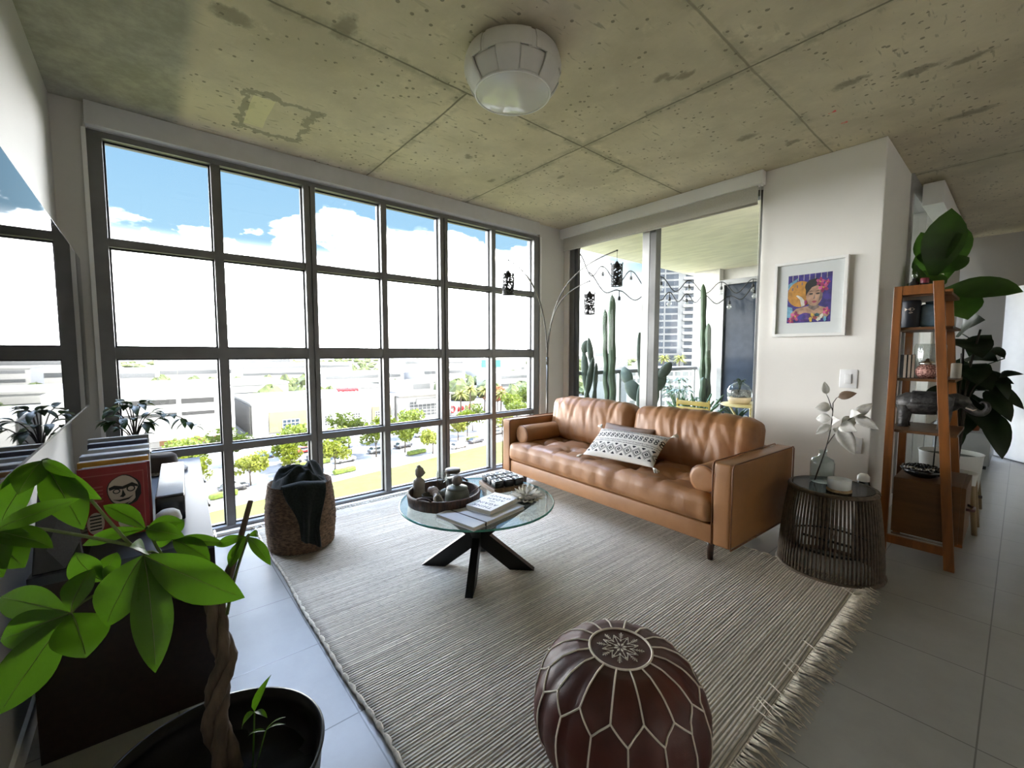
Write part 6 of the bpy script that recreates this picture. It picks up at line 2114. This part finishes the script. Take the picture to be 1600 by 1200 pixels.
def car(color, x, y, rz, label):
    t = thing('car', label, 'car', (x, y, GZ + .04), rz, None)
    key = 'car_' + color
    if key not in cnt:
        b = MB().rbox((0, 0, .62), (4.5, 1.8, .72), .22, 3)
        b.add([(-1.75, -.80, .9), (1.15, -.80, .9), (1.15, .80, .9), (-1.75, .80, .9), (-1.35, -.68, 1.44), (.35, -.68, 1.44), (.35, .68, 1.44), (-1.35, .68, 1.44)], [(4, 5, 6, 7), (0, 1, 5, 4), (1, 2, 6, 5), (2, 3, 7, 6), (3, 0, 4, 7)])
        body = b.build('body', CARM[color], t)
        g = MB()
        for s_ in (-1, 1):
            g.add([(-1.62, s_ * .795, .96), (1.0, s_ * .795, .96), (.33, s_ * .70, 1.38), (-1.30, s_ * .70, 1.38)], [(0, 1, 2, 3)])
        g.add([(1.14, -.74, .95), (1.14, .74, .95), (.42, .64, 1.40), (.42, -.64, 1.40)], [(0, 1, 2, 3)]).add([(-1.77, -.74, .95), (-1.77, .74, .95), (-1.40, .64, 1.40), (-1.40, -.64, 1.40)], [(0, 1, 2, 3)])
        gg = g.build('windows', CARG, t, solid=.03)
        wh = []
        for xx in (-1.4, 1.4):
            for s_ in (-1, 1):
                wh.append(MB().tube([(xx, s_ * .70, .33), (xx, s_ * .92, .33)], .33, 16).build('wheel', TYRE, t))
        cnt[key] = [body, gg] + wh
    else:
        for o in cnt[key]:
            c_ = o.copy()
            COL.objects.link(c_)
            c_.parent = t


YD = radians(97)
for colr, x, y, rz, lab in (('black', -85.5, 10.2, YD, 'black car on the near lane beside the cabinet edge'), ('white', -99.5, 22.5, YD, 'white car parked across the road above the basket'), ('white', -93, 31.5, YD, 'white car right of the slim street tree'),
                            ('black', -101, 33.5, YD, 'black car parked behind the white one right of the basket'), ('silver', -100, 28, YD, 'silver car in the far lane right of the basket'), ('silver', -97, 40.5, YD, 'silver car under the left tree of the big pair'),
                            ('black', -98, 47.5, YD, 'black car under the right tree of the big pair'), ('white', -88.5, 57.5, YD, 'white car seen over the candle jar'), ('black', -91, 64.5, YD, 'black car right of the white one over the candle jar'),
                            ('white', -108, 58, YD, 'white car parked below the tall shop windows'), ('red', -108, 27.5, YD, 'red car beside the blue-paned windows'), ('silver', -97, 76, YD, 'silver car below the palms'), ('white', -106, 82, YD, 'white car in the last window column'),
                            ('blue', -108, 19, YD, 'blue car across the road by the white garage'), ('silver', -120, 92, YD, 'silver car turning beyond the palms')):
    car(colr, x, y, rz, lab)

# ---- buildings
BWHITE = mat('white_stucco', (.24, .238, .23), .85, var=.04, scale=.3)
BCREAM = mat('cream_stucco', (.66, .56, .36), .85, var=.04, scale=.3)
BYEL = mat('yellow_stucco', (.18, .15, .075), .85, var=.05, scale=.3)
BGREY = mat('grey_stucco', (.075, .072, .066), .85, var=.06, scale=.3)
BROOF = mat('white_roof', (.22, .218, .21), .9, var=.06, scale=.1)
BDARK = mat('deep_shadow_opening', (.015, .015, .015), .9, var=.2)
BGLASS = mat('bluish_panes', (.022, .036, .055), .15, var=.2, spec=.4)
ORNG = mat('orange_awning', (.16, .08, .035), .8)

t = thing('parking_garage', 'long white parking garage with dark open decks on the left', 'building', (-137, 0, GZ))
MB().box(-40, 0, -70, 17.5, 0, 14.2).build('body', BWHITE, t)
for z0, z1 in ((10.6, 11.9), (7.6, 8.5)):
    for y0, y1 in ((-33, -22), (-20, -8), (-6, 5.1), (6.1, 13.0)):
        MB().box(-.5, .08, y0, y1, z0, z1).build('deck_opening', BDARK, t)
MB().box(-.05, 5.0, -60, 17, 2.4, 3.0).build('canopy', BWHITE, t)
for y in (-26, -18, -10.5, -4.0, 3.0, 9.5, 14.2):
    MB().box(-.05, .1, y - 1.6, y + 1.6, .3, 2.0).build('shopfront', ORNG, t)
for k, (x, y) in enumerate(((-8, -30), (-14, -12), (-8, 6), (-22, 2))):
    MB().tube([(x, y, 14.2), (x, y, 21)], .09, 6).box(x - .1, x + .1, y - .8, y + .8, 20.9, 21.05).build('light_mast', BGREY, t)

t = thing('building', 'long white retail building with a yellow corner block and square windows', 'building', (-139, 0, GZ))
MB().box(-34, 0, 21.8, 64.5, 0, 8.9).build('body', BWHITE, t)
MB().box(-34.3, .3, 21.5, 64.5, 8.9, 9.4).build('parapet', BWHITE, t)
MB().box(-.05, .35, 26.0, 38.2, .6, 6.4).build('corner_panel', BYEL, t)
MB().box(-.05, .35, 56.4, 62.8, .6, 5.6).build('yellow_panel', BYEL, t)
MB().box(-30, -.5, 21.3, 21.8, .2, 8.4).build('shaded_end', BGREY, t)  # grey panel paints the shade on the end turned from the sun


def win(t, y0, y1, z0, z1, x, nc, nr, gm=BGLASS):
    w_ = MB().box(x - .1, x + .05, y0, y1, z0, z1).build('window', gm, t)
    m = MB()
    for i in range(nc + 1):
        y = y0 + (y1 - y0) * i / nc
        m.box(x, x + .12, y - .10, y + .10, z0 - .1, z1 + .1)
    for i in range(nr + 1):
        z = z0 + (z1 - z0) * i / nr
        m.box(x, x + .11, y0, y1, z - .10, z + .10)
    m.build('window_frame', BWHITE, w_)


win(t, 29.4, 33.9, .9, 3.9, .36, 4, 3)
GREYG = mat('grey_panes', (.05, .053, .056), .2, var=.2)
for y in (39.3, 42.4, 46.7, 51.2, 58.6):
    win(t, y - 1.2, y + 1.2, .9, 4.0, .36 if y > 56 else .06, 3, 4, GREYG)
for x, y in ((-7, 34), (-14, 41), (-22, 58)):
    MB().box(x - 1.6, x + 1.6, y - 2, y + 2, 9.4, 11).build('roof_unit', BROOF, t)
sg = thing('rooftop_sign', 'red script sign standing on the white roof', 'sign', (-150, 52.5, GZ + 9.4))
RED = mat('sign_red', (.30, .008, .014), .5, var=.05)
pts = [(0, 3.6 * (i / 60 - .5) * 2, 1.5 + .7 * sin(i * 1.25) * (1 if i % 9 else .3)) for i in range(61)]
MB().tube(pts, .32, 6).build('script', RED, sg)
MB().tube([(0, -3, 0), (0, -3, 1)], .08, 5).tube([(0, 3, 0), (0, 3, 1)], .08, 5).build('support', BGREY, sg)

t = thing('building', 'white building with tall gridded shop windows left of the palms', 'building', (-138, 0, GZ))
MB().box(-30, 0, 65.0, 86.5, 0, 8.2).build('body', BWHITE, t)
MB().box(-28, 2.2, 64.6, 87, 8.2, 8.8).build('overhanging_roof', BGREY, t)
win(t, 69.5, 84.5, 1.0, 6.4, .1, 9, 5, GREYG)
MB().box(.1, .9, 72, 80, 5.4, 7.2).build('blank_sign', BWHITE, t)
MB().box(-20, -10, 70, 84, 8.8, 13).build('upper_storey', BWHITE, t)
win(t, 76, 83.5, 9.6, 12.0, -9.9, 1, 1, GREYG)

sg = thing('red_sign', 'large red lettering with a round emblem near the palms', 'sign', (-140, 93.5, GZ + .2))
RINGX = .2
MB().tube([(RINGX, -5.2 + 1.15 * cos(a), 1.9 + 1.15 * sin(a)) for a in [2 * pi * i / 24 for i in range(25)]], .34, 6).build('emblem', RED, sg)
m = MB()
for k in range(5):
    y = -2.6 + 1.7 * k
    m.tube([(RINGX, y, .8 + .2 * k), (RINGX, y + .35, 2.7 + .2 * k), (RINGX, y + .9, 1.6 + .2 * k), (RINGX, y + .5, .9 + .2 * k)], .26, 5)
m.build('lettering', RED, sg)
MB().box(-.3, 0, -6.5, 6.5, 0, 4.2).build('panel', BWHITE, sg)
sg = thing('highway_sign', 'teal-green highway sign above the far road', 'sign', (-260, 199, GZ))
MB().box(-.2, .2, -9, 9, 13, 18.5).build('panel', mat('sign_teal', (.01, .12, .09), .6), sg)
MB().tube([(-.4, -9, 0), (-.4, -9, 13)], .3, 6).tube([(-.4, 9, 0), (-.4, 9, 13)], .3, 6).build('post', BGREY, sg)

# ---- farther blocks: each a body, a roof slab and dark window strips
FARB = [(-215, -52, 36, 50, 12, 2, 'white low block at the far left beyond the garage roof'), (-235, 22, 44, 52, 10, 1, 'flat white warehouse beyond the garage light masts'), (-250, 92, 30, 46, 12, 3, 'white striped office block behind the red roof sign'),
        (-232, 134, 22, 30, 14, 3, 'stepped white block behind the tall shop windows'), (-205, 122, 20, 20, 9, 1, 'small white flat roof behind the palms'), (-330, -30, 40, 70, 14, 2, 'wide pale block on the horizon at far left'),
        (-380, 90, 40, 80, 15, 3, 'wide pale block on the horizon in the second pane'), (-345, 190, 36, 60, 18, 3, 'white office block on the horizon in the fourth pane'), (-300, 232, 26, 42, 15, 2, 'low white block right of the highway sign'),
        (-225, 186, 24, 34, 10, 2, 'white shop row right of the palms'), (-430, 330, 50, 70, 24, 3, 'beige block at the right horizon'), (-520, 60, 60, 110, 20, 2, 'distant pale block under the middle of the skyline'), (-214, 72, 20, 34, 7, 1, 'low flat-roofed white hall right behind the long retail building')]
for x, y, dx, dy, hh, ns, lab in FARB:
    t = thing('building', lab, 'building', (x, y, GZ))
    MB().box(-dx / 2, dx / 2, -dy / 2, dy / 2, 0, hh).build('body', BWHITE, t)
    MB().box(-dx / 2 - .4, dx / 2 + .4, -dy / 2 - .4, dy / 2 + .4, hh, hh + .8).build('roof', BROOF, t)
    for k in range(ns):
        z = hh * (k + .45) / ns
        MB().box(dx / 2 - .2, dx / 2 + .1, -dy / 2 + 2, dy / 2 - 2, z, z + hh * .22 / max(1, ns * .6)).build('window_strip', GREYG, t)

# far tree cover: uncountable
random.seed(77)
for nm, lab, rng in (('treeline', 'grey-green tree cover spread across the city to the horizon', 900),):
    m = MB()
    for i in range(rng):
        d = random.uniform(170, 1500) if i > 250 else random.uniform(165, 330)
        a = random.uniform(radians(86), radians(182)) if i % 2 else random.uniform(radians(112), radians(178))
        x, y = d * cos(a), d * sin(a)
        if -185 < x < -90 and y < 112:
            continue
        if any(abs(x - b[0]) < b[2] / 2 + 4 and abs(y - b[1]) < b[3] / 2 + 4 for b in FARB) or (x > -150 and y > 100):
            continue
        r = random.uniform(2.5, 5) * (1 + d / 900)
        hh = random.uniform(5, 10)
        vs, fs = [], []
        seed = i * .37
        m.lathe([(r * .5, 0), (r, hh * .4), (r * .85, hh * .75), (r * .4, hh * .97), (0, hh)], (x, y, GZ), 8, 0, False, None, lambda rr, z, a_: (rr * (1 + .35 * nz((cos(a_) * 1.5, sin(a_) * 1.5, z), .9, seed)), z * (1 + .15 * sin(a_ * 3 + seed))))
    tag(m.build(nm, mat('far_trees', (.055, .070, .022), .9, var=.4, scale=.4), None), lab, 'trees', None, 'stuff')

# ---- seen through the balcony: tower, pool deck palms, screened block
t = thing('tower', 'white residential high-rise with slab balconies and blue-grey glass', 'building', (-112, 202, GZ), radians(38))
TWH = mat('tower_white', (.11, .112, .112), .85, var=.04, scale=.3)
MB().box(-12, 14, -9, 9, 0, 66).build('body', TWH, t)
for c_, (y0, y1) in enumerate(((-11.6, -7.5), (-6.8, -1.2), (2.0, 10.5))):
    m = MB()
    for k in range(20):
        z = 3.2 * k + 1.0
        m.box(y0, y1, -9.12, -8.9, z, z + 2.3)
    m.build('window_column', mat('tower_glass', (.030, .036, .045), .5, var=.3, scale=.2, spec=.1), t)
for k in range(20):
    z = 3.2 * k + .25
    b = MB().box(1.0, 11.5, -10.8, -9, z, z + .35).build('balcony_slab', TWH, t)
    MB().box(1.0, 11.5, -10.8, -10.7, z + .35, z + 1.3).build('balustrade', mat('pale_balustrade', (.17, .18, .185), .3), b)
t = thing('podium', 'white gridded parking podium below the pool-deck palms', 'building', (-100, 172, GZ), radians(38))
MB().box(-16, 24, -8, 8, 0, 17).build('body', BWHITE, t)
m = MB()
for k in range(5):
    for j in range(13):
        m.box(-15.4 + 3.0 * j, -13.2 + 3.0 * j, -8.1, -7.9, 1.6 + 3.1 * k, 3.4 + 3.1 * k)
m.build('openings', mat('podium_openings', (.09, .092, .09), .8, var=.3, scale=.4), t)
MB().box(-16.2, 24.2, -8.3, -7.9, 17, 18.1).build('parapet', BWHITE, t)
c38, s38 = cos(radians(38)), sin(radians(38))
for k, (dx, lab) in enumerate(((-9, 'leftmost palm on the white pool deck'), (-2.5, 'second palm on the white pool deck'), (4, 'third palm on the white pool deck'), (12, 'rightmost palm on the white pool deck'))):
    palm(lab, -100 + dx * c38 + 1, 172 + dx * s38 + 1, 4.6, 1.15, 17.02)
t = thing('screened_building', 'white block wrapped in a diamond-pattern screen', 'building', (-131, 172, GZ), radians(38))
MB().box(-11, 9, -6, 6, 0, 22).build('body', mat('screen_grey', (.15, .16, .165), .6), t)
m = MB()
for k in range(-12, 34):
    for sgn in (-1, 1):
        x0 = -11 + k * 1.0
        a_, b_ = (x0, 10.0), (x0 + sgn * 12.0, 22.0)
        m.tube([(max(-11, min(9, a_[0])), -6.1, a_[1]), (max(-11, min(9, b_[0])), -6.1, b_[1])], .10, 4)
m.build('screen', BWHITE, t)
MB().box(-6, -1, -3, 3, 22, 23.6).build('roof_unit', BGLASS, t)
